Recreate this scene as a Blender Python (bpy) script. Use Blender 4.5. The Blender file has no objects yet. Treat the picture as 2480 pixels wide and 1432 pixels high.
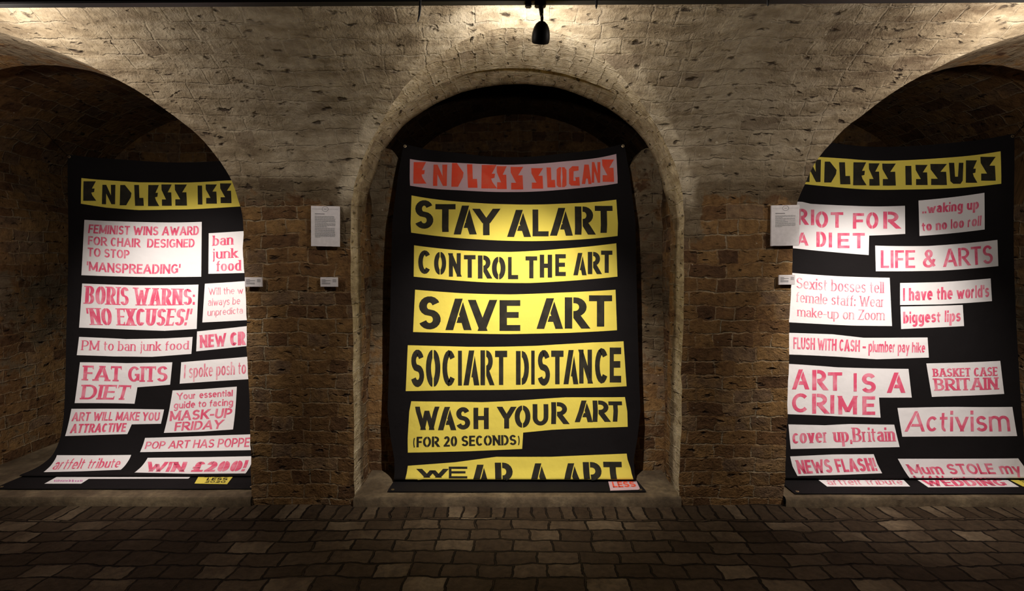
import bpy, bmesh, math, bisect, random
import numpy as np
from mathutils import Vector, noise

random.seed(7)
SC = bpy.context.scene
COL = SC.collection

# ================================================================ camera, world, exposure
FPX = 1173.0                                   # focal length in pixels of the 2480 px frame
cam_data = bpy.data.cameras.new('camera')
cam_data.sensor_fit = 'HORIZONTAL'; cam_data.sensor_width = 36.0
cam_data.lens = FPX / 2480 * 36.0
cam_data.clip_start = .05; cam_data.clip_end = 60
cam = bpy.data.objects.new('camera', cam_data); COL.objects.link(cam)
cam.location = (0, 0, 1.6)
cam.rotation_euler = (math.radians(90) - .056, 0, 0)
SC.camera = cam

world = bpy.data.worlds.new('night'); SC.world = world
world.use_nodes = True
world.node_tree.nodes['Background'].inputs[0].default_value = (.02, .02, .025, 1)
world.node_tree.nodes['Background'].inputs[1].default_value = .05

SC.view_settings.view_transform = 'Standard'
SC.view_settings.look = 'None'
SC.view_settings.gamma = 1
SC.view_settings.use_curve_mapping = False
SC.view_settings.exposure = 0.0

BEAM_W, SPILL_W, BULB_W = 280.0, 2.0, 24.0      # power of each spotlight: its beam, the glow of its mouth, the bare bulb tip
LAMP_RGB = (1.0, .91, .82)
LAMPS = [                                      # name part, mouth position, point it is turned to
 ('left',   (-2.52, 2.29, 2.63), (-2.66, 3.90, .95)),
 ('centre', (0.130, 2.28, 2.632), (0.03, 3.60, .84)),
 ('right',  (2.54, 2.29, 2.635), (2.66, 3.62, .86)),
]

# ================================================================ small helpers
def srgb(r, g, b):
    def f(c):
        c /= 255
        return c/12.92 if c <= .04045 else ((c+.055)/1.055)**2.4
    return (f(r), f(g), f(b), 1)
def link(name, me, mat=None, parent=None, smooth=True):
    o = bpy.data.objects.new(name, me); COL.objects.link(o)
    if mat: me.materials.append(mat)
    if parent: o.parent = parent
    if smooth and len(me.polygons):
        me.polygons.foreach_set('use_smooth', [True]*len(me.polygons))
        me.set_sharp_from_angle(angle=math.radians(40))
    return o
def tag(o, label=None, cat=None, group=None, kind=None):
    if label: o['label'] = label
    if cat: o['category'] = cat
    if group: o['group'] = group
    if kind: o['kind'] = kind
    return o
def empty(name, loc):
    o = bpy.data.objects.new(name, None); COL.objects.link(o)
    o.location = loc; o.empty_display_size = .1
    return o
def mesh_from(name, verts, faces):
    me = bpy.data.meshes.new(name); me.from_pydata([tuple(v) for v in verts], [], faces); me.update()
    return me
def bm_mesh(name, bm):
    me = bpy.data.meshes.new(name); bm.to_mesh(me); bm.free(); return me
def bm_box(bm, c, s, rot=None, bevel=0):
    r = bmesh.ops.create_cube(bm, size=1)
    vs = r['verts']
    for v in vs: v.co = Vector((v.co.x*s[0], v.co.y*s[1], v.co.z*s[2]))
    if bevel:
        es = list({e for v in vs for e in v.link_edges})
        b = bmesh.ops.bevel(bm, geom=es, offset=bevel, segments=2, affect='EDGES')
        vs = list({v for v in b['verts']} | {v for v in vs if v.is_valid})
    for v in vs:
        p = v.co
        if rot: p = rot @ p
        v.co = p + Vector(c)
def bm_tube(bm, pts, rad, n=10):
    rings = []
    pts = [Vector(p) for p in pts]
    for i, p in enumerate(pts):
        d = (pts[min(i+1, len(pts)-1)] - pts[max(i-1, 0)]).normalized()
        a = d.orthogonal().normalized(); b = d.cross(a)
        r = rad[i] if isinstance(rad, (list, tuple)) else rad
        rings.append([bm.verts.new(p + a*r*math.cos(k*2*math.pi/n) + b*r*math.sin(k*2*math.pi/n)) for k in range(n)])
    for A, B in zip(rings, rings[1:]):
        # nearest alignment keeps the tube untwisted
        s = min(range(n), key=lambda k: (B[k].co - A[0].co).length)
        for k in range(n): bm.faces.new((A[k], A[(k+1) % n], B[(k+1+s) % n], B[(k+s) % n]))
    bm.faces.new(rings[0][::-1]); bm.faces.new(rings[-1])
def bm_lathe(bm, prof, n=32, M=None):
    rings = []
    for r, h in prof:
        ring = []
        for k in range(n):
            p = Vector((r*math.cos(k*2*math.pi/n), r*math.sin(k*2*math.pi/n), h))
            ring.append(bm.verts.new(M @ p if M else p))
        rings.append(ring)
    for A, B in zip(rings, rings[1:]):
        for k in range(n): bm.faces.new((A[k], A[(k+1) % n], B[(k+1) % n], B[k]))
    return rings

# ================================================================ materials
class NT:
    def __init__(s, name):
        s.m = bpy.data.materials.new(name); s.m.use_nodes = True
        s.t = s.m.node_tree; s.b = s.t.nodes['Principled BSDF']
    def n(s, typ, **kw):
        x = s.t.nodes.new(typ)
        for k, v in kw.items(): setattr(x, k, v)
        return x
    def put(s, sock, v):
        if isinstance(v, bpy.types.NodeSocket): s.t.links.new(v, sock)
        else: sock.default_value = v
    def math(s, op, a, b=0.0, c=0.0, clamp=False):
        x = s.n('ShaderNodeMath', operation=op, use_clamp=clamp)
        for i, v in enumerate((a, b, c)): s.put(x.inputs[i], v)
        return x.outputs[0]
    def mix(s, f, a, b, mode='MIX'):
        x = s.n('ShaderNodeMix', data_type='RGBA', blend_type=mode)
        s.put(x.inputs[0], f); s.put(x.inputs[6], a); s.put(x.inputs[7], b)
        return x.outputs[2]
    def noise(s, vec, scale, detail=4, rough=.55, out=0):
        x = s.n('ShaderNodeTexNoise'); s.put(x.inputs['Vector'], vec)
        x.inputs['Scale'].default_value = scale; x.inputs['Detail'].default_value = detail; x.inputs['Roughness'].default_value = rough
        return x.outputs[out]
    def ramp(s, f, stops, interp='LINEAR'):
        x = s.n('ShaderNodeValToRGB'); s.put(x.inputs[0], f)
        e = x.color_ramp.elements; x.color_ramp.interpolation = interp
        while len(e) < len(stops): e.new(.5)
        for i, (p, c) in enumerate(stops):
            e[i].position = p; e[i].color = c if len(c) == 4 else (*c, 1)
        return x.outputs[0]
    def rng(s, f, a, b, lo=0.0, hi=1.0):
        x = s.n('ShaderNodeMapRange'); s.put(x.inputs[0], f)
        for i, v in enumerate((a, b, lo, hi)): x.inputs[i+1].default_value = v
        return x.outputs[0]
    def vmul(s, v, k):
        x = s.n('ShaderNodeVectorMath', operation='MULTIPLY'); s.put(x.inputs[0], v); s.put(x.inputs[1], k)
        return x.outputs[0]
    def vadd(s, a, b):
        x = s.n('ShaderNodeVectorMath', operation='ADD'); s.put(x.inputs[0], a); s.put(x.inputs[1], b)
        return x.outputs[0]
    def vsub(s, a, b):
        x = s.n('ShaderNodeVectorMath', operation='SUBTRACT'); s.put(x.inputs[0], a); s.put(x.inputs[1], b)
        return x.outputs[0]
    def bump(s, h, dist, strength=1.0):
        x = s.n('ShaderNodeBump'); s.put(x.inputs['Height'], h)
        x.inputs['Distance'].default_value = dist; x.inputs['Strength'].default_value = strength
        s.t.links.new(x.outputs[0], s.b.inputs['Normal'])
    def uv(s): return s.n('ShaderNodeUVMap', uv_map='UVMap').outputs[0]
    def obj(s): return s.n('ShaderNodeTexCoord').outputs['Object']
    def done(s, col, rough=.8, spec=.3):
        s.put(s.b.inputs['Base Color'], col); s.put(s.b.inputs['Roughness'], rough)
        s.b.inputs['Specular IOR Level'].default_value = spec
        return s.m

def warp(N, uv, parts):
    v = uv
    for sc, amp in parts:
        n = N.noise(uv, sc, 3, .5, 1)
        v = N.vadd(v, N.vmul(N.vsub(n, (.5, .5, .5)), (amp, amp, 0)))
    return v

def brick_material():
    N = NT('old_brick'); uv = N.uv()
    w = warp(N, uv, [(1.3, .06), (5, .045), (17, .026), (60, .008)])
    b = N.n('ShaderNodeTexBrick', offset=.5, offset_frequency=2, squash=.55, squash_frequency=2)
    N.put(b.inputs['Vector'], w)
    b.inputs['Color1'].default_value = (0, 0, 0, 1); b.inputs['Color2'].default_value = (1, 1, 1, 1); b.inputs['Mortar'].default_value = (.5, .5, .5, 1)
    b.inputs['Scale'].default_value = 1; b.inputs['Mortar Size'].default_value = .007; b.inputs['Mortar Smooth'].default_value = .6
    b.inputs['Brick Width'].default_value = .24; b.inputs['Row Height'].default_value = .096; b.inputs['Bias'].default_value = 0
    mort = b.outputs['Fac']
    rnd = b.outputs['Color']
    n1 = N.noise(w, 5, 5, .6); n2 = N.noise(w, 22, 5, .65); n3 = N.noise(uv, 1.1, 3, .5); n4 = N.noise(w, 70, 3, .6)
    tone = N.math('ADD', N.math('MULTIPLY', rnd, .55), N.math('MULTIPLY', n1, .45))
    brick = N.ramp(tone, [(.12, (.070, .038, .022)), (.3, (.135, .072, .034)), (.45, (.20, .110, .045)), (.6, (.255, .148, .060)), (.72, (.165, .105, .064)), (.88, (.34, .21, .092))])
    brick = N.mix(.75, brick, N.ramp(n2, [(.3, (.42, .38, .36)), (.5, (1, 1, 1)), (.7, (1.4, 1.36, 1.25))]), 'MULTIPLY')
    # mortar, broken away in places
    mcol = N.ramp(n2, [(.3, (.22, .165, .10)), (.7, (.46, .38, .26))])
    mfac = N.math('MULTIPLY', mort, N.rng(N.noise(uv, 5, 4, .65), .40, .66), clamp=True)
    base = N.mix(mfac, brick, mcol)
    # worn limewash: how much is left is kept per vertex
    at = N.n('ShaderNodeAttribute', attribute_name='wash').outputs['Fac']
    wn = N.math('ADD', N.math('MULTIPLY', N.math('SUBTRACT', n1, .5), 1.5), N.math('MULTIPLY', N.math('SUBTRACT', n2, .5), .9))
    wm = N.rng(N.math('ADD', at, wn), .42, .60)
    st = N.noise(N.vmul(w, (5, 16, 1)), 1.0, 5, .62)        # streaky along the courses
    dirty = N.math('ADD', N.math('MULTIPLY', st, .55), N.math('MULTIPLY', n3, .45))
    wcol = N.ramp(dirty, [(.34, (.15, .112, .075)), (.47, (.33, .275, .195)), (.60, (.50, .44, .34))])
    wcol = N.mix(.5, wcol, N.ramp(n2, [(.32, (.55, .52, .5)), (.6, (1.08, 1.06, 1.0))]), 'MULTIPLY')
    wcol = N.mix(N.math('MULTIPLY', mfac, .30), wcol, (.56, .50, .40, 1))
    wcol = N.mix(N.math('MULTIPLY', N.rng(rnd, .88, .97), .4), wcol, (.13, .09, .065, 1))
    wcol = N.mix(1.0, wcol, N.ramp(N.math('MULTIPLY', at, .5), [(.46, (.47, .415, .35)), (.64, (1.40, 1.38, 1.33))]), 'MULTIPLY')   # lighter limewash on the arch edges, darker and browner elsewhere
    base = N.mix(wm, base, wcol)
    # pits and soot flecks
    fl = N.noise(N.vmul(w, (11, 24, 1)), 1.0, 2, .5)
    base = N.mix(N.rng(fl, .64, .72, 0, .85), base, (.045, .030, .022, 1))
    pk = N.noise(N.vmul(uv, (30, 40, 1)), 1.0, 1, .4)
    base = N.mix(N.rng(pk, .77, .80, 0, .7), base, (.55, .48, .36, 1))
    niche_shade = N.rng(N.math('ADD', N.math('MULTIPLY', at, -1.0), N.math('MULTIPLY', N.math('SUBTRACT', n1, .5), .8)), .05, .85)   # shade inside the niches put into the colour, kept as negative wash
    base = N.mix(niche_shade, base, N.mix(1.0, base, (.20, .175, .16, 1), 'MULTIPLY'))
    h = N.math('SUBTRACT', N.math('ADD', N.math('MULTIPLY', n2, .55), N.math('MULTIPLY', n4, .25)), N.math('MULTIPLY', mfac, .40))
    h = N.math('SUBTRACT', h, N.math('MULTIPLY', N.rng(fl, .62, .74), .7))
    h = N.math('ADD', h, N.math('MULTIPLY', n1, .9))
    N.bump(h, .021, 1.0)
    return N.done(base, .92, .12)

def sett_material():
    N = NT('stone_setts'); uv = N.uv()
    w = warp(N, uv, [(.8, .10), (4.0, .06), (14, .026), (48, .009)])
    b = N.n('ShaderNodeTexBrick', offset=.43, offset_frequency=2, squash=.8, squash_frequency=3)
    N.put(b.inputs['Vector'], w)
    b.inputs['Color1'].default_value = (0, 0, 0, 1); b.inputs['Color2'].default_value = (1, 1, 1, 1); b.inputs['Mortar'].default_value = (.5, .5, .5, 1)
    b.inputs['Scale'].default_value = 1; b.inputs['Mortar Size'].default_value = .008; b.inputs['Mortar Smooth'].default_value = .7
    b.inputs['Brick Width'].default_value = .235; b.inputs['Row Height'].default_value = .118
    e = N.n('ShaderNodeTexBrick', offset=.0, squash=.7, squash_frequency=3)      # upright row along the wall
    N.put(e.inputs['Vector'], N.vadd(w, (.05, -3.085, 0)))
    for q, v in (('Color1', (0, 0, 0, 1)), ('Color2', (1, 1, 1, 1)), ('Mortar', (.5, .5, .5, 1))): e.inputs[q].default_value = v
    e.inputs['Scale'].default_value = 1; e.inputs['Mortar Size'].default_value = .008; e.inputs['Mortar Smooth'].default_value = .7
    e.inputs['Brick Width'].default_value = .135; e.inputs['Row Height'].default_value = .20
    sep = N.n('ShaderNodeSeparateXYZ'); N.put(sep.inputs[0], w)
    near = N.math('GREATER_THAN', sep.outputs['Y'], 3.085)
    bf = N.math('ADD', N.math('MULTIPLY', b.outputs['Fac'], N.math('SUBTRACT', 1.0, near)), N.math('MULTIPLY', e.outputs['Fac'], near))
    bc = N.mix(near, b.outputs['Color'], e.outputs['Color'])
    n1 = N.noise(w, 4, 5, .6); n2 = N.noise(w, 26, 5, .65)
    tone = N.math('ADD', N.math('MULTIPLY', bc, .5), N.math('MULTIPLY', n1, .5))
    c = N.ramp(tone, [(.2, (.032, .021, .013)), (.45, (.048, .033, .021)), (.65, (.068, .048, .031)), (.82, (.15, .114, .076))])
    c = N.mix(.7, c, N.ramp(n2, [(.3, (.5, .5, .5)), (.65, (1.25, 1.2, 1.12))]), 'MULTIPLY')
    c = N.mix(N.rng(N.math('MULTIPLY', bf, N.rng(n1, .3, .55, .35, 1.0)), .25, .9), c, (.014, .010, .007, 1))
    h = N.math('SUBTRACT', N.math('ADD', N.math('MULTIPLY', n2, .35), N.math('MULTIPLY', n1, .6)), N.math('MULTIPLY', bf, 1.1))
    h = N.math('ADD', h, N.math('MULTIPLY', bc, .25))
    N.bump(h, .022, 1.0)
    return N.done(c, .9, .10)

def stone_material():
    N = NT('sill_stone'); p = N.obj()
    n1 = N.noise(p, 3.2, 5, .6); n2 = N.noise(p, 30, 4, .6)
    c = N.ramp(n1, [(.3, (.065, .045, .027)), (.5, (.115, .085, .053)), (.7, (.22, .17, .105))])
    c = N.mix(.7, c, N.ramp(n2, [(.3, (.55, .55, .55)), (.65, (1.15, 1.12, 1.05))]), 'MULTIPLY')
    N.bump(N.math('ADD', N.math('MULTIPLY', n1, .6), N.math('MULTIPLY', n2, .4)), .012, .9)
    return N.done(c, .85, .25)

def cloth_material(name, col, var=.0, weave=900, rough=.9, spec=.15):
    N = NT(name); p = N.obj()
    c = col if len(col) == 4 else (*col, 1)
    if var:
        n = N.noise(p, 6, 4, .6)
        c = N.mix(var, c, N.ramp(n, [(.3, (.72, .72, .72)), (.7, (1.12, 1.12, 1.12))]), 'MULTIPLY')
    N.bump(N.math('ADD', N.math('MULTIPLY', N.noise(p, 9, 3, .5), 1.0), N.math('MULTIPLY', N.noise(p, weave, 1, .5), .02)), .012, .5)
    return N.done(c, rough, spec)
def paint_material(name, a, b, scale=14, lo=.42, hi=.66):
    N = NT(name); p = N.obj()
    n = N.noise(p, scale, 3, .5)
    return N.done(N.mix(N.rng(n, lo, hi), (*a, 1), (*b, 1)), .85, .15)
def plain(name, col, rough=.5, metal=0.0, spec=.4):
    N = NT(name); p = N.obj()
    c = N.mix(.25, (*col[:3], 1), N.ramp(N.noise(p, 40, 3, .6), [(.3, (.7, .7, .7)), (.7, (1.2, 1.2, 1.2))]), 'MULTIPLY')
    N.b.inputs['Metallic'].default_value = metal
    return N.done(c, rough, spec)

M = dict(
 brick=brick_material(), sett=sett_material(), stone=stone_material(),
 black_cotton=cloth_material('black_cotton', (.0075, .0062, .0068), .3),
 white_cotton=cloth_material('white_cotton', (.80, .775, .785), .06),
 yellow_cotton=cloth_material('yellow_cotton', (.80, .66, .11), .08),
 pink_cotton=cloth_material('pink_cotton', (.58, .40, .44), .08),
 black_paint=paint_material('black_paint', (.022, .020, .015), (.034, .031, .022)),
 pink_paint=paint_material('pink_paint', (.73, .095, .185), (.80, .27, .36)),
 pale_pink_paint=paint_material('pale_pink_paint', (.72, .17, .25), (.80, .46, .52), 20),
 red_paint=paint_material('red_paint', (.78, .075, .035), (.74, .11, .06)),
 smudge_paint=paint_material('smudge_paint', (.55, .16, .38), (.70, .42, .60), 60),
 metal_black=plain('black_metal', (.006, .0055, .005), .5, 0, .4),
 brass=plain('brass', (.45, .34, .20), .5, 1.0),
 board=plain('white_board', (.90, .85, .86), .6, 0, .3),
 ink=plain('grey_ink', (.26, .25, .26), .8, 0, .2),
 ink_dark=plain('dark_ink', (.08, .075, .08), .8, 0, .2),
)
def emit_material():
    N = NT('lamp_glow')
    N.b.inputs['Emission Color'].default_value = (*LAMP_RGB, 1)
    N.b.inputs['Emission Strength'].default_value = 18
    return N.done((.9, .85, .75, 1), .4)
M['glow'] = emit_material()

# ---------------------------------------------------------------- banner cloth shapes (metres)
SILL = 0.03                                   # top of the niche floors
CLOTH = {
 # centre x, path (distance from camera, height) from top hem to floor hem, half widths (arc, half width), top sag
 'left':   dict(x=-2.765, path=[(4.10,2.545),(4.06,1.90),(4.01,1.20),(3.96,.55),(3.90,.24),(3.82,.105),(3.72,.060),(3.62,.050),
                               (3.565,.051),(3.548,.044),(3.58,.039),(3.64,.034),(3.58,.0335),(3.362,.0335)],
                width=[(0,.925),(.3,.93),(3.2,.93)], sag=.055, skew=[(0,0),(2.2,0),(3.2,0)], seed=1.3),
 'centre': dict(x=.015, path=[(3.80,2.565),(3.74,1.95),(3.68,1.30),(3.61,.62),(3.55,.28),(3.505,.125),(3.475,.066),(3.468,.050),
                               (3.50,.039),(3.56,.034),(3.50,.0335),(3.318,.0335)],
                width=[(0,.853),(.25,.895),(.6,.935),(1.5,.945),(2.05,.955),(2.25,.925),(2.4,.89),(2.5,.885),(2.6,.89),(2.85,.91)], sag=.105,
                skew=[(0,0),(2.4,0),(2.9,.02)], seed=4.1),
 'right':  dict(x=2.90, path=[(3.78,2.625),(3.73,2.0),(3.67,1.3),(3.60,.62),(3.555,.30),(3.52,.14),(3.50,.070),(3.492,.050),
                               (3.53,.039),(3.58,.034),(3.52,.0335),(3.288,.0335)],
                width=[(0,.925),(.3,.93),(3.2,.93)], sag=.085, skew=[(0,0),(2.3,0),(3.2,.0)], seed=7.7),
}
def lerp_table(tab, v):
    if v <= tab[0][0]: return tab[0][1]
    for (a, x), (b, y) in zip(tab, tab[1:]):
        if v <= b: return x + (y - x) * (v - a) / (b - a)
    return tab[-1][1]
def prepare(c):
    pts = c['path']; n = len(pts); fine = []
    for i in range(n - 1):                     # Catmull-Rom through the path
        p0, p1, p2, p3 = pts[max(i-1, 0)], pts[i], pts[i+1], pts[min(i+2, n-1)]
        l1 = math.dist(p1, p2)
        def tang(a, b, da, db):
            return ((b[0]-a[0])/(da+db), (b[1]-a[1])/(da+db))
        m1 = tang(p0, p2, math.dist(p0, p1), l1) if i else ((p2[0]-p1[0])/l1, (p2[1]-p1[1])/l1)
        m2 = tang(p1, p3, l1, math.dist(p2, p3)) if i < n-2 else ((p2[0]-p1[0])/l1, (p2[1]-p1[1])/l1)
        for k in range(16):
            t = k/16; a = 2*t**3-3*t**2+1; b = t**3-2*t**2+t; d = -2*t**3+3*t**2; e = t**3-t**2
            fine.append((a*p1[0]+b*l1*m1[0]+d*p2[0]+e*l1*m2[0], a*p1[1]+b*l1*m1[1]+d*p2[1]+e*l1*m2[1]))
    fine.append(pts[-1])
    fine = [(y, max(z, .0335)) for y, z in fine]
    arc = [0.0]
    for a, b in zip(fine, fine[1:]): arc.append(arc[-1] + math.dist(a, b))
    c['fine'] = fine; c['arc'] = arc; c['len'] = arc[-1]
def cloth_point(c, un, v):
    """world point of the cloth at un (-1..1 across) and v (metres of cloth below the top hem)"""
    arc, fine = c['arc'], c['fine']
    vv = min(max(v, 0.0), c['len'])
    i = min(max(bisect.bisect_right(arc, vv) - 1, 0), len(arc) - 2)
    t = (vv - arc[i]) / max(arc[i+1] - arc[i], 1e-9)
    y = fine[i][0] + (fine[i+1][0]-fine[i][0])*t
    z = fine[i][1] + (fine[i+1][1]-fine[i][1])*t
    x = c['x'] + lerp_table(c['skew'], vv) + un * lerp_table(c['width'], vv)
    if v < 0: z -= v
    up = min(1.0, max(0.0, (z-.12)/.5))        # hanging part only
    z -= c['sag'] * (1 - un*un) * math.exp(-(vv/1.1)**2)
    s = c['seed']
    y += up * (.010*math.sin(3.1*un+s+vv*.8) + .006*math.sin(7.3*un-1.7*vv+s*2) + .005*math.sin(2.6*vv+4.0*un*un+s))
    y += up * .012*math.exp(-vv/.5)*math.cos(9*abs(un)**1.5 + 3*vv)   # gathers near the top corners
    return (x, y, z)
def cloth_normal(c, un, v):
    e = .004
    a = cloth_point(c, un-e, v); b = cloth_point(c, un+e, v); d = cloth_point(c, un, max(v-e, 0)); f = cloth_point(c, un, v+e if v+e < c['len'] else v)
    p = [b[i]-a[i] for i in range(3)]; q = [f[i]-d[i] for i in range(3)]
    n = (p[1]*q[2]-p[2]*q[1], p[2]*q[0]-p[0]*q[2], p[0]*q[1]-p[1]*q[0])
    l = math.sqrt(sum(k*k for k in n)) or 1
    s = -1/l if n[2]-n[1] < 0 else 1/l            # towards the viewer and up
    return tuple(k*s for k in n)
for c_ in CLOTH.values(): prepare(c_)

# ================================================================ the vault and its niches
D, ZS, RZ = 3.276, 1.875, .997                 # wall distance, springing height and rise of the niche arches
FLOOR = -.04
NICHES = {'left': (-2.955, 1.151), 'centre': (.037, 1.125), 'right': (2.94, 1.05)}
XL, XR = -5.4, 5.4
PZ = [FLOOR-.05, 1.60, 1.95, 2.20, 2.45, 2.70, 2.95, 3.20, 3.42, 3.60, 3.70, 3.74]
PY = [0, 0, .006, .045, .125, .365, .81, 1.40, 2.10, 3.0, 3.9, 4.9]
def pchip(xs, ys, x):
    n = len(xs); h = np.diff(xs); d = np.diff(ys)/h; m = np.zeros(n)
    for i in range(1, n-1):
        if d[i-1]*d[i] > 0:
            w1, w2 = 2*h[i]+h[i-1], h[i]+2*h[i-1]
            m[i] = (w1+w2)/(w1/d[i-1]+w2/d[i])
    m[-1] = d[-1]
    i = np.clip(np.searchsorted(xs, x)-1, 0, n-2); t = (x-np.array(xs)[i])/h[i]
    y = np.array(ys)
    return (2*t**3-3*t**2+1)*y[i]+(t**3-2*t**2+t)*h[i]*m[i]+(-2*t**3+3*t**2)*y[i+1]+(t**3-t**2)*h[i]*m[i+1]
_z = np.linspace(PZ[0], PZ[-1], 4000); _y = pchip(PZ, PY, _z)
_q = np.concatenate([[0], np.cumsum(np.hypot(np.diff(_z), np.diff(_y)))])
def prof_y(z): return D - float(np.interp(z, _z, _y))
def arc_of(z): return float(np.interp(z, _z, _q))
def prof_at(q): return D - float(np.interp(q, _q, _y)), float(np.interp(q, _q, _z))
def rough(p):                                  # unevenness of the old masonry, the same wherever two surfaces meet
    v = Vector(p)
    a = noise.noise_vector(v*2.1)*.010 + noise.noise_vector(v*8.0+Vector((3, 1, 7)))*.007 + noise.noise_vector(v*23.0)*.0035
    return (p[0]+a.x, p[1]+a.y, p[2]+a.z*.6)
def smooth(a, b, x):
    t = min(1, max(0, (x-a)/(b-a))); return t*t*(3-2*t)
def grid_object(name, cols, uvs, wash, mat, flip=False, parent=None):
    """cols: list of columns of points, all the same length"""
    n, m = len(cols), len(cols[0])
    verts = [rough(p) for c in cols for p in c]
    faces = []
    for i in range(n-1):
        for j in range(m-1):
            f = (i*m+j, (i+1)*m+j, (i+1)*m+j+1, i*m+j+1)
            faces.append(f[::-1] if flip else f)
    me = mesh_from(name, verts, faces)
    uv = [q for c in uvs for q in c]; wv = [q for c in wash for q in c]
    return finish(name, me, uv, wv, mat, parent)
def finish(name, me, uv, wv, mat, parent=None):
    lay = me.uv_layers.new(name='UVMap')
    li = np.zeros(len(me.loops), dtype=np.int32); me.loops.foreach_get('vertex_index', li)
    lay.data.foreach_set('uv', np.array(uv, dtype=np.float32)[li].ravel())
    a = me.attributes.new('wash', 'FLOAT', 'POINT'); a.data.foreach_set('value', np.array(wv, dtype=np.float32))
    return link(name, me, mat, parent)
JZ = list(np.linspace(FLOOR-.03, ZS, 44))      # heights sampled on every upright edge
TH = [math.pi*k/72 for k in range(73)]         # arch samples

def wash_wall(x, z):
    w = smooth(1.90, 2.25, z)*.95 + .12*smooth(1.2, 1.9, z)
    c, r = NICHES['centre']                    # lighter limewash round the rim of the middle arch
    d = math.hypot((x-c)/r, max(0, z-ZS)/RZ) - 1
    if z > 1.2: w = max(w, 1.25*(1-smooth(.06, .16, d))*smooth(1.5, 2.2, z))
    return w
def build_piers():
    spans = []
    xs = [XL] + [e for k in ('left', 'centre', 'right') for e in (NICHES[k][0]-NICHES[k][1], NICHES[k][0]+NICHES[k][1])] + [XR]
    V, F, UVs, WA = [], [], [], []
    for a, b in zip(xs[::2], xs[1::2]):
        n = max(2, int((b-a)/.035)); base = len(V)
        for i in range(n+1):
            x = a+(b-a)*i/n
            for z in JZ:
                V.append(rough((x, prof_y(z), z))); UVs.append((x, arc_of(z))); WA.append(wash_wall(x, z))
        m = len(JZ)
        for i in range(n):
            for j in range(m-1):
                F.append((base+i*m+j, base+(i+1)*m+j, base+(i+1)*m+j+1, base+i*m+j+1))
    me = mesh_from('wall_back', V, F)
    tag(finish('wall_back', me, UVs, WA, M['brick']), 'brown brick piers between the three arched niches', 'wall', kind='structure')
def build_vault():
    xs = []; z0 = []
    edges = [XL]
    for k in ('left', 'centre', 'right'):
        c, r = NICHES[k]; a = edges[-1]; b = c-r
        n = max(2, int((b-a)/.04))
        for i in range(n): xs.append(a+(b-a)*i/n); z0.append(ZS)
        for t in TH[::-1]: xs.append(c+r*math.cos(t)); z0.append(ZS+RZ*math.sin(t))
        edges.append(c+r)
    a = edges[-1]; n = int((XR-a)/.04)
    for i in range(1, n+1): xs.append(a+(XR-a)*i/n); z0.append(ZS)
    qm = _q[-1]; T = [(k/130)**1.35 for k in range(131)]
    cols, uvs, wash = [], [], []
    for x, z in zip(xs, z0):
        q0 = arc_of(z); c, u, w = [], [], []
        for t in T:
            q = q0+(qm-q0)*t; y, zz = prof_at(q)
            c.append((x, y, zz)); u.append((x, q)); w.append(wash_wall(x, zz))
        cols.append(c); uvs.append(u); wash.append(w)
    o = grid_object('ceiling', cols, uvs, wash, M['brick'])
    tag(o, 'limewashed brick vault curving over the niches', 'ceiling', kind='structure')
def niche_path(k):
    c, r = NICHES[k]; P = []
    for z in JZ[:-1]: P.append((c-r, z, -1, 0))
    for t in TH[::-1]: P.append((c+r*math.cos(t), ZS+RZ*math.sin(t), math.cos(t), math.sin(t)))
    for z in JZ[:-1][::-1]: P.append((c+r, z, 1, 0))
    return P
BACK = 5.0
def step_heights(k, z):
    if k == 'centre': return .055*smooth(2.15, 2.6, z), .03+.20*smooth(2.0, 2.5, z)
    return .26*smooth(2.0, 2.45, z), .02
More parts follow.
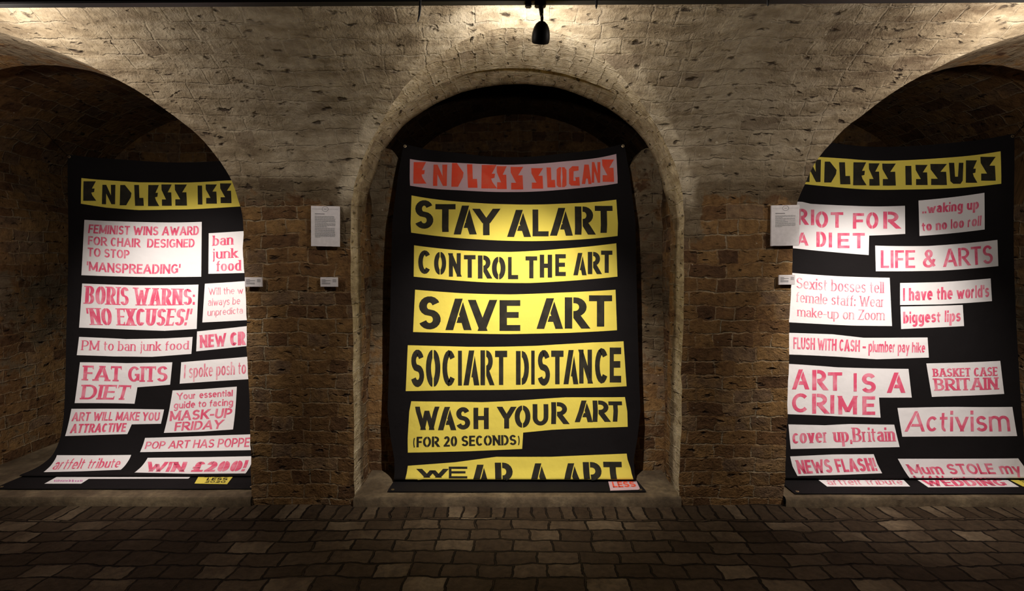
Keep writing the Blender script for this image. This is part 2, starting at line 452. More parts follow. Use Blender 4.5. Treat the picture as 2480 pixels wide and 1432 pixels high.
def build_niche(k):
    P = niche_path(k); cols, uvs, wash = [], [], []; s = 0; prev = None
    for x, z, nx, nz in P:
        if prev: s += math.hypot(x-prev[0], z-prev[1])
        prev = (x, z)
        yg = prof_y(z); ys = max(3.15 if k == 'centre' else 3.11, yg+.05); h1, h2 = step_heights(k, z)
        c, u, w = [], [], []
        def add(y, off):
            c.append((x+nx*off, y, z+nz*off)); u.append((y, s+off))
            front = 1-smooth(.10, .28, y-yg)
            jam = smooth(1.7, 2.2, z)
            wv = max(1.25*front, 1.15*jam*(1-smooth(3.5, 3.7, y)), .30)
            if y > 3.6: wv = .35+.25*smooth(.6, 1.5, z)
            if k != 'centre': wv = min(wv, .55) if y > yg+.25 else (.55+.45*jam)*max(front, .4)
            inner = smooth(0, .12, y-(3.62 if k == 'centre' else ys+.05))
            shade = smooth(1.35, 2.35, z)*inner*(1 if k == 'centre' else .66)  # upper chamber painted darker to stand for the shade in it
            w.append(wv*(1-shade)-shade if shade > .02 else wv)
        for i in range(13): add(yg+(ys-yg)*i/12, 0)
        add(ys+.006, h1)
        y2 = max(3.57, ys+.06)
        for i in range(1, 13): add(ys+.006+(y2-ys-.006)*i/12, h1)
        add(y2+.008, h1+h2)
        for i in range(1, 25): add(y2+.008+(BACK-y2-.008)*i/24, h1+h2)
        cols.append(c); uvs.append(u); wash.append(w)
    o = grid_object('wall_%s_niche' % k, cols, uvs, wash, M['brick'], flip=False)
    lab = {'left': 'brick jambs and barrel soffit of the niche at the left edge', 'centre': 'limewashed jambs and stepped soffit of the middle niche',
           'right': 'brick jambs and soffit of the niche at the right edge'}[k]
    tag(o, lab, 'wall', kind='structure')
    # end wall of the niche
    c, r = NICHES[k]; V, F, U, Wv = [], [], [], []
    nx, nz = 40, 44; top = ZS+RZ+.34
    for i in range(nx+1):
        for j in range(nz+1):
            x = c+(r+.12)*(2*i/nx-1); z = FLOOR-.03+(top-FLOOR+.03)*j/nz
            V.append(rough((x, BACK-.01, z))); U.append((x, z)); Wv.append(.1-(.8 if k == 'centre' else .6)*smooth(1.2, 2.2, z))  # upper part coloured darker for the shade behind the banner
    for i in range(nx):
        for j in range(nz): F.append((i*(nz+1)+j, (i+1)*(nz+1)+j, (i+1)*(nz+1)+j+1, i*(nz+1)+j+1))
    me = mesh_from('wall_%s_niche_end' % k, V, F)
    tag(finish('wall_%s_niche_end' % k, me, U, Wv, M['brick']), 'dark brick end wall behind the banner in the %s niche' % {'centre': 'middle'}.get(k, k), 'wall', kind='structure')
def build_sill(k, i):
    c, r = NICHES[k]; a, b = c-r-.004, c+r+.004
    V, F = [], []
    nx, ny = 70, 46
    ys = [D-.030, D-.028, D-.016] + [D-.016+(BACK-D)*j/ny for j in range(1, ny+1)]
    zs = [FLOOR-.03, SILL-.016, SILL-.002] + [SILL]*ny
    for ii in range(nx+1):
        x = a+(b-a)*ii/nx
        for y, z in zip(ys, zs):
            q = noise.noise(Vector((x*3, y*3, 1.7)))*.004 + noise.noise(Vector((x*14, y*14, 5)))*.0018
            e = noise.noise(Vector((x*6, 2, 1)))*.010 if y < D else 0
            V.append((x, y+e, z+(q-.005 if z > 0 else 0)))
    m = len(ys)
    for ii in range(nx):
        for j in range(m-1): F.append((ii*m+j, (ii+1)*m+j, (ii+1)*m+j+1, ii*m+j+1))
    me = mesh_from('trim_%d' % i, V, F)
    o = link('trim_%d' % i, me, M['stone'])
    tag(o, 'worn stone slab floor of the %s niche' % {'centre': 'middle'}.get(k, k), 'sill', kind='structure')
def build_floor():
    nx, ny = 260, 150; V, F, U, Wv = [], [], [], []
    for i in range(nx+1):
        for j in range(ny+1):
            x = XL+(XR-XL)*i/nx; y = -3.0+(D+.06+3.0)*j/ny
            z = FLOOR+noise.noise(Vector((x*1.3, y*1.3, 0)))*.010+noise.noise(Vector((x*6, y*6, 3)))*.006
            V.append((x, y, z)); U.append((x, y)); Wv.append(0)
    for i in range(nx):
        for j in range(ny): F.append((i*(ny+1)+j, (i+1)*(ny+1)+j, (i+1)*(ny+1)+j+1, i*(ny+1)+j+1))
    me = mesh_from('floor', V, F)
    tag(finish('floor', me, U, Wv, M['sett']), 'dark floor of worn stone setts', 'floor', kind='structure')
def build_shell():
    def quad(name, pts, lab):
        n = 24; cols, uvs, wa = [], [], []
        a, b, c, d = [Vector(p) for p in pts]
        for i in range(n+1):
            cc, uu, ww = [], [], []
            for j in range(n+1):
                s, t = i/n, j/n
                p = (a*(1-s)+b*s)*(1-t)+(d*(1-s)+c*s)*t
                cc.append(tuple(p)); uu.append((p.x+p.y, p.z)); ww.append(.4)
            cols.append(cc); uvs.append(uu); wa.append(ww)
        tag(grid_object(name, cols, uvs, wa, M['brick']), lab, 'wall', kind='structure')
    zb, zt = FLOOR-.04, 3.76
    quad('wall_left', [(XL, -3.0, zb), (XL, D+.02, zb), (XL, D+.02, zt), (XL, -3.0, zt)], 'brick end wall closing the vault on the left')
    quad('wall_right', [(XR, D+.02, zb), (XR, -3.0, zb), (XR, -3.0, zt), (XR, D+.02, zt)], 'brick end wall closing the vault on the right')
    quad('wall_front', [(XR, -3.0, zb), (XL, -3.0, zb), (XL, -3.0, zt), (XR, -3.0, zt)], 'brick wall behind the viewer')
    V = [(XL, -3.02, 3.735), (XR, -3.02, 3.735), (XR, -1.6, 3.735), (XL, -1.6, 3.735)]
    me = mesh_from('ceiling_rear', V, [(0, 3, 2, 1)])
    tag(finish('ceiling_rear', me, [(v[0], v[1]) for v in V], [.9]*4, M['brick']), 'brick ceiling behind the viewer', 'ceiling', kind='structure')
def build_infill():
    V, F, U, Wv = [], [], [], []; c, r = NICHES['centre']; nx, nz = 60, 60
    for i in range(nx+1):
        for j in range(nz+1):
            x = c+(r+.05)*(2*i/nx-1); top = 2.34+.20*smooth(.70, .86, abs(2*i/nx-1)); z = FLOOR-.03+(top-FLOOR+.03)*j/nz
            V.append(rough((x, 3.70+.16*smooth(.2, 1.8, z), z))); U.append((x, z)); Wv.append(.35+.25*smooth(.3, 1.2, z))
    n = len(V)
    for i in range(nx):
        for j in range(nz): F.append((i*(nz+1)+j, (i+1)*(nz+1)+j, (i+1)*(nz+1)+j+1, i*(nz+1)+j+1))
    for i in range(nx+1):                      # ledge on top
        x, y, z = V[i*(nz+1)+nz]; V.append((x, y+.25, z)); U.append((x, 2.36+.25)); Wv.append(.3)
    for i in range(nx): F.append((i*(nz+1)+nz, (i+1)*(nz+1)+nz, n+i+1, n+i))
    me = mesh_from('wall_centre_niche_infill', V, F)
    tag(finish('wall_centre_niche_infill', me, U, Wv, M['brick']), 'low brick infill wall just behind the middle banner', 'wall', kind='structure')
build_infill()
build_piers(); build_vault(); build_floor(); build_shell()
for i_, k_ in enumerate(NICHES): build_niche(k_); build_sill(k_, i_+1)

# ================================================================ lettering: every letter is drawn from pen strokes
def arcp(cx, cy, rx, ry, a0, a1, n=10):
    return [(cx+rx*math.cos(math.radians(a0+(a1-a0)*i/n)), cy+ry*math.sin(math.radians(a0+(a1-a0)*i/n))) for i in range(n+1)]
X = .70                                        # x-height
def A_(*p): return arcp(*p)
O_ = lambda y0, y1: [A_(.5, (y0+y1)/2, .5, (y1-y0)/2, 90, 270, 14), A_(.5, (y0+y1)/2, .5, (y1-y0)/2, 90, -90, 14)]
BOWL = lambda y0, y1, x1=1.0: [(0, y1), (x1*.45, y1)] + A_(x1*.45, (y0+y1)/2, x1*.55, (y1-y0)/2, 90, -90, 10)[1:] + [(0, y0)]
S_ = lambda h: A_(.5, h*.75, .46, h*.25, 20, 262, 12)[:-1] + A_(.5, h*.25, .5, h*.25, 82, -160, 13)
C_ = lambda h: A_(.52, h/2, .52, h/2, 42, 318, 16)
ST = [(0, 0), (0, 1)]
# strokes per letter; 'k' marks a stroke cut free of the stem or left leg in stencil styles
GL = {
 'A': (.84, [('L', [(0, 0), (.47, 1)]), ('k', [(.53, 1), (1, 0)]), ('k', [(.18, .28), (.82, .28)])]),
 'B': (.68, [ST, ('b', BOWL(.52, 1, .92)), ('b', BOWL(0, .52))]),
 'C': (.68, [C_(1)]), 'D': (.72, [ST, ('b', BOWL(0, 1))]),
 'E': (.58, [ST, [(0, 1), (1, 1)], [(0, .52), (.88, .52)], [(0, 0), (1, 0)]]),
 'F': (.55, [ST, [(0, 1), (1, 1)], [(0, .5), (.86, .5)]]),
 'G': (.74, [C_(1)[:-2] + [(.96, .2)], [(.98, 0.02), (.98, .45)], [(.6, .45), (.98, .45)]]),
 'H': (.72, [ST, [(1, 0), (1, 1)], [(0, .52), (1, .52)]]), 'I': (.2, [[(.5, 0), (.5, 1)]]),
 'J': (.5, [[(1, 1), (1, .3)] + A_(.5, .28, .5, .28, 0, -170, 8)[1:]]),
 'K': (.72, [ST, [(.05, .38), (.95, 1)], [(.35, .55), (1, 0)]]), 'L': (.54, [ST, [(0, 0), (1, 0)]]),
 'M': (.92, [ST, [(0, 1), (.5, .05)], [(.5, .05), (1, 1)], [(1, 0), (1, 1)]]),
 'N': (.74, [ST, [(0, 1), (1, 0)], [(1, 0), (1, 1)]]),
 'O': (.78, O_(0, 1)), 'P': (.66, [ST, ('b', BOWL(.42, 1))]),
 'R': (.72, [ST, ('b', BOWL(.46, 1, .95)), ('b', [(.42, .46), (1, 0)])]),
 'S': (.66, [S_(1)]), 'T': (.66, [[(.5, 0), (.5, 1)], [(0, 1), (1, 1)]]),
 'U': (.72, [[(0, 1), (0, .35)] + A_(.5, .35, .5, .35, 180, 360, 12)[1:-1] + [(1, .35), (1, 1)]]),
 'V': (.78, [[(0, 1), (.5, 0)], [(.5, 0), (1, 1)]]),
 'W': (1.12, [[(0, 1), (.27, 0)], [(.27, 0), (.5, .9)], [(.5, .9), (.73, 0)], [(.73, 0), (1, 1)]]),
 'X': (.72, [[(0, 0), (1, 1)], [(0, 1), (1, 0)]]), 'Y': (.76, [[(0, 1), (.5, .45)], [(1, 1), (.5, .45)], [(.5, 0), (.5, .47)]]),
 'Z': (.62, [[(0, 1), (1, 1)], [(1, 1), (0, 0)], [(0, 0), (1, 0)]]),
 '0': (.62, O_(0, 1)),
 '2': (.6, [A_(.5, .72, .46, .28, 165, -30, 10) + [(.0, 0)], [(0, 0), (1, 0)]]),
 'a': (.54, [A_(.5, X-.22, .46, .22, 160, 20, 8) + [(.96, .45), (.96, 0)], ('c', A_(.48, .2, .48, .2, 60, 300, 12))]),
 'b': (.58, [ST, ('b', BOWL(0, X))]), 'c': (.5, [C_(X)]),
 'd': (.58, [[(1, 0), (1, 1)], ('c', A_(.52, X/2, .52, X/2, 50, 310, 14))]),
 'e': (.56, [[(.04, X*.52), (.98, X*.52)] + A_(.5, X/2, .5, X/2, 5, 315, 16)[1:]]),
 'f': (.36, [A_(1.0, .78, .65, .22, 80, 180, 7) + [(.35, 0)], [(0, X), (.9, X)]]),
 'g': (.58, [[(1, X), (1, -.08)] + A_(.5, -.08, .5, .2, 0, -150, 8)[1:], ('c', A_(.52, X/2, .52, X/2, 50, 310, 14))]),
 'h': (.56, [ST, [(0, .4)] + A_(.5, X-.24, .5, .24, 165, 0, 9) + [(1, 0)]]),
 'i': (.16, [[(.5, 0), (.5, X)], ('.', [(.5, .86), (.5, 1.0)])]), 'j': (.26, [[(.7, X), (.7, -.1)] + A_(.1, -.1, .6, .18, 0, -80, 6)[1:], ('.', [(.7, .86), (.7, 1.0)])]),
 'k': (.54, [ST, [(.05, .26), (.92, X)], [(.32, .42), (1, 0)]]), 'l': (.16, [[(.5, 0), (.5, 1)]]),
 'm': (.92, [[(0, 0), (0, X)], [(0, .4)] + A_(.25, X-.22, .25, .22, 165, 0, 8) + [(.5, 0)], [(.5, .4)] + A_(.75, X-.22, .25, .22, 165, 0, 8) + [(1, 0)]]),
 'n': (.56, [[(0, 0), (0, X)], [(0, .4)] + A_(.5, X-.24, .5, .24, 165, 0, 9) + [(1, 0)]]),
 'o': (.58, O_(0, X)), 'p': (.58, [[(0, -.28), (0, X)], ('b', BOWL(0, X))]),
 'r': (.38, [[(0, 0), (0, X)], [(0, .38)] + A_(.62, X-.26, .62, .26, 165, 75, 6)]),
 's': (.48, [S_(X)]), 't': (.36, [[(.35, .95), (.35, .2)] + A_(.75, .2, .4, .2, 180, 285, 6)[1:], [(0, X), (.95, X)]]),
 'u': (.56, [[(0, X), (0, .24)] + A_(.5, .24, .5, .24, 180, 350, 9)[1:], [(1, 0), (1, X)]]),
 'v': (.56, [[(0, X), (.5, 0)], [(.5, 0), (1, X)]]), 'w': (.82, [[(0, X), (.27, 0)], [(.27, 0), (.5, X*.9)], [(.5, X*.9), (.73, 0)], [(.73, 0), (1, X)]]),
 'x': (.54, [[(0, 0), (1, X)], [(0, X), (1, 0)]]), 'y': (.56, [[(0, X), (.52, .02)], [(1, X), (.3, -.28)]]),
 ':': (.16, [('.', [(.5, 0), (.5, .15)]), ('.', [(.5, .5), (.5, .65)])]), '.': (.16, [('.', [(.5, 0), (.5, .14)])]),
 ',': (.16, [('.', [(.6, .12), (.3, -.16)])]), "'": (.14, [('.', [(.5, 1), (.4, .68)])]), '‘': (.14, [('.', [(.6, 1), (.4, .7)])]), '’': (.14, [('.', [(.6, 1), (.4, .7)])]),
 '!': (.18, [('.', [(.5, 1), (.45, .3)]), ('.', [(.45, 0), (.45, .15)])]), '-': (.36, [[(0, .38), (1, .38)]]), '–': (.5, [[(0, .38), (1, .38)]]),
 '(': (.26, [A_(1.1, .45, 1.0, .62, 125, 235, 8)]), ')': (.26, [A_(-.1, .45, 1.0, .62, 55, -55, 8)]),
 '&': (.78, [[(1, 0), (.28, .68)] + A_(.45, .8, .25, .2, 200, -40, 10)[1:] + [(.12, .42)] + A_(.42, .24, .4, .24, 150, 340, 9)[1:] + [(.98, .46)]]),
 '£': (.64, [A_(.6, .72, .34, .28, 25, 180, 9) + [(.3, .1)], [(0, .46), (.75, .46)], [(0, 0), (1, 0)]]),
}
# hv, hh: half pen width across upright and level strokes; gap: stencil bridges; serif length; slant; paint
STYLES = {
 'stencil': dict(lim=.178, hv=.114, hh=.094, gap=.035, paint='black_paint'), 'stencilline': dict(lim=.2, hv=.115, hh=.085, gap=.035, paint='black_paint'),
 'stencilpink': dict(lim=.175, hv=.105, hh=.088, gap=.035, paint='pink_paint'), 'blackbox': dict(hv=.105, hh=.09, paint='pink_paint'),
 'sans': dict(hv=.098, hh=.080, gap=.03, paint='pink_paint'), 'sansbold': dict(lim=.2, hv=.115, hh=.088, gap=.03, paint='pink_paint'), 'sansmid': dict(hv=.076, hh=.066, gap=.02, paint='pink_paint'),
 'heavy': dict(lim=.23, hv=.135, hh=.095, gap=.02, paint='pink_paint'), 'black': dict(lim=.26, hv=.150, hh=.105, gap=.02, paint='pink_paint'),
 'mid': dict(hv=.072, hh=.064, gap=.02, paint='pink_paint'),
 'light': dict(hv=.054, hh=.048, gap=.0, paint='pale_pink_paint'), 'oblight': dict(hv=.052, hh=.046, paint='pink_paint'), 'oblique': dict(hv=.092, hh=.075, gap=.03, paint='pink_paint'),
 'serif': dict(lim=.2, hv=.110, hh=.042, gap=.02, serif=.085, paint='pink_paint'), 'serifbold': dict(lim=.2, hv=.100, hh=.040, gap=.02, serif=.07, paint='pink_paint'),
 'serifmid': dict(hv=.080, hh=.034, gap=.02, serif=.065, paint='pink_paint'), 'serifthin': dict(hv=.062, hh=.028, gap=.02, serif=.055, paint='pale_pink_paint'),
 'slab': dict(lim=.2, hv=.115, hh=.062, gap=.02, serif=.085, slabh=.10, paint='pink_paint'),
 'tag': dict(hv=.11, hh=.10, paint='black_paint'), 'tagred': dict(hv=.11, hh=.10, paint='red_paint'),
}
def clip(poly, px, py, nx, ny):
    out = []
    for i, a in enumerate(poly):
        b = poly[(i+1) % len(poly)]
        da = (a[0]-px)*nx+(a[1]-py)*ny; db = (b[0]-px)*nx+(b[1]-py)*ny
        if da >= 0: out.append(a)
        if (da >= 0) != (db >= 0):
            t = da/(da-db); out.append((a[0]+(b[0]-a[0])*t, a[1]+(b[1]-a[1])*t))
    return out
def glyph(ch, w, st):
    """polygons of one letter, w wide and 1 high (in cap heights)"""
    if ch not in GL: return []
    hv, hh = st['hv'], st['hh']; gap = st.get('gap', 0); serif = st.get('serif', 0)
    hv = min(hv, w*.5) if ch in "Iil.:,'!‘’" else min(max(hv, .07*w if w > 1.3 else 0), w*st.get('lim', .165) if ch not in 'mMwW' else w*(.098 if ch == 'W' else .128))
    if ch == 'N': hv = min(hv, w*.17)
    if ch in 'mw': hv = min(hv, w*.12)
    polys = []; leg = None
    def mx(x): return hv+x*(w-2*hv)
    def my(y):
        if y < 0: return y+hh*.5
        if abs(y-X) < 1e-6 and ch.islower(): return X-hh
        return hh+y*(1-2*hh) if not ch.islower() else hh+y*(1-2*hh)*1.0
    for sp in GL[ch][1]:
        flag = ''
        if isinstance(sp, tuple) and isinstance(sp[0], str): flag, sp = sp
        pts = [(mx(x), my(y)) for x, y in sp]
        straight = len(pts) == 2
        # unit directions
        n = len(pts); L = []; R = []
        for i, p in enumerate(pts):
            a = pts[max(i-1, 0)]; b = pts[min(i+1, n-1)]
            d0 = (p[0]-a[0], p[1]-a[1]); d1 = (b[0]-p[0], b[1]-p[1])
            def unit(d):
                l = math.hypot(*d); return (d[0]/l, d[1]/l) if l > 1e-9 else None
            u0, u1 = unit(d0), unit(d1)
            us = [u for u in (u0, u1) if u]
            t = (sum(u[0] for u in us), sum(u[1] for u in us)); l = math.hypot(*t) or 1; t = (t[0]/l, t[1]/l)
            nx, ny = -t[1], t[0]
            k = 1.0
            if u0 and u1:
                c = max(.5, u0[0]*t[0]+u0[1]*t[1]); k = 1/c
            end = (i == 0 or i == n-1)
            q = p
            if end and abs(t[1]) > .55 and (straight or flag == '.' or (i == n-1 and sp[i][0] == sp[i-1][0]) or (i == 0 and sp[0][0] == sp[1][0])):
                s = -1 if i == 0 else 1
                if abs(sp[i][1]) < 1e-6 or abs(sp[i][1]-1) < 1e-6 or abs(sp[i][1]-X) < 1e-6 or sp[i][1] < -.2:
                    ey = hh*(1 if t[1]*s > 0 else -1)
                    q = (p[0]+ey*t[0]/t[1], p[1]+ey)
                half = hv/max(abs(t[1]), .35)*1.0
                sg = 1 if t[1] > 0 else -1
                L.append((q[0]-half*sg, q[1])); R.append((q[0]+half*sg, q[1]))
            else:
                if end and straight and abs(t[0]) > .8:
                    s = -1 if i == 0 else 1
                    if sp[i][0] <= .001 or sp[i][0] >= .8: q = (p[0]+s*hv*.98, p[1])
                L.append((q[0]+nx*hv*k, q[1]+ny*hh*k)); R.append((q[0]-nx*hv*k, q[1]-ny*hh*k))
        quads = [[L[i], R[i], R[i+1], L[i+1]] for i in range(n-1)]
        if flag == 'L':
            leg = (R[0], R[1]) if R[0][0] > L[0][0] else (L[0], L[1])
        g = gap
        if flag == 'k' and g and leg:
            (x0, y0), (x1, y1) = leg; l = math.hypot(x1-x0, y1-y0)
            nx, ny = (y1-y0)/l, -(x1-x0)/l
            quads = [clip(q, x0+nx*g, y0+ny*g, nx, ny) for q in quads]
        if flag == 'b' and g: quads = [clip(q, 2*hv+g, 0, 1, 0) for q in quads]
        if flag == 'c' and g and ch in 'dga': quads = [clip(q, w-2*hv-g*.6, 0, -1, 0) for q in quads]
        if ch in 'Oo0' and g:
            left = sp[len(sp)//2][0] < .5
            quads = [clip(q, w/2+(-g/2 if left else g/2), 0, -1 if left else 1, 0) for q in quads]
        polys += [q for q in quads if len(q) >= 3]
        if serif and flag in ('', 'L', 'k') and ch not in "SsCcOoe-–()2":
            sh = st.get('slabh', .055)
            for i, other in ((0, 1), (n-1, n-2)):
                x, y = sp[i]
                t = abs(sp[i][1]-sp[other][1])
                if t > .12 and straight or (t > .05 and not straight and abs(sp[i][0]-sp[other][0]) < 1e-6):
                    px = (L[i][0]+R[i][0])/2; half = hv+serif
                    if ch in 'MNnmhuWVvwr' and ch in 'nmhurvw': half = hv+serif*.7
                    if abs(y) < 1e-6: polys.append([(px-half, 0), (px+half, 0), (px+half, sh), (px-half, sh)])
                    elif abs(y-1) < 1e-6 and ch not in 'Ttf':
                        polys.append([(px-half, 1-sh), (px+(half if ch.isupper() else hv), 1-sh), (px+(half if ch.isupper() else hv), 1), (px-half, 1)])
                    elif abs(y-X) < 1e-6: polys.append([(px-half, X-sh), (px+hv, X-sh), (px+hv, X), (px-half, X)])
            if straight and abs(sp[0][1]-sp[1][1]) < 1e-6 and ch in 'EFLTZ':
                for x, y in sp:
                    if (x == 1 or (x == 0 and ch == 'T')) and y in (0, 1):
                        xa = w-.07 if x == 1 else 0; s = 1 if y == 0 else -1; yb = my(y)
                        polys.append([(xa, yb-hh), (xa+.07, yb-hh), (xa+.07, yb+s*(.2)), (xa, yb+s*.12)])
    return polys
BLOCK = {
 'E': [[(0, 0), (.02, 1), (1, 1), (.68, .63), (.9, .63), (.86, .45), (.64, .42), (.72, .28), (1.03, 0)]],
 'N': [[(0, 0), (.04, 1), (.32, 1), (.68, .45), (.66, 1), (1, 1), (.97, 0), (.70, 0), (.32, .55), (.30, 0)]],
 'D': [[(0, 0), (.05, 1), (.45, 1), (1, .60), (.95, .40), (.55, 0)]],
 'L': [[(.10, 0), (0, 1), (.50, 1), (.55, .38), (.95, .38), (1, 0)]],
 'S': [[(0, 1), (1, 1), (.60, .63), (.95, .63), (1, 0), (.05, 0), (.05, .30), (.44, .30), (.02, .74)]],
 'I': [[(.05, 0), (0, 1), (.92, 1), (1, 0)]],
 'O': [[(0, .1), (0, .9), (.25, 1), (.47, 1), (.40, .5), (.47, 0), (.2, 0)], [(.53, 0), (.60, .5), (.53, 1), (.8, 1), (1, .86), (1, .1), (.8, 0)]],
 'G': [[(0, .10), (0, .85), (.30, 1), (.88, 1), (.88, .78), (.42, .74), (.40, .25), (.62, .25), (.60, .38), (.50, .42), (.95, .45), (1, 0), (.2, 0)]],
 'A': [[(0, 0), (.26, 1), (.72, 1), (1, 0), (.68, 0), (.60, .28), (.44, .28), (.34, 0)]],
 'U': [[(0, 1), (.10, .12), (.30, 0), (.80, 0), (.95, .15), (1, 1), (.68, 1), (.62, .34), (.42, .34), (.36, 1)]],
}
def text_polys(txt, style, aspect):
    """polygons of a whole line scaled to s in 0..1, t in cap heights"""
    st = STYLES[style]
    gaps = .07 if st['hv'] > .09 else .085
    adv = [.27 if c == ' ' else GL[c][0] if c in GL else .5 for c in txt]
    total = sum(adv)+gaps*(len(txt)-1); k = aspect/total
    out = []; x = 0
    for c, a in zip(txt, adv):
        for p in glyph(c, a*k, st): out.append([((x+q[0])/aspect, q[1]) for q in p])
        x += (a+gaps)*k
    return out

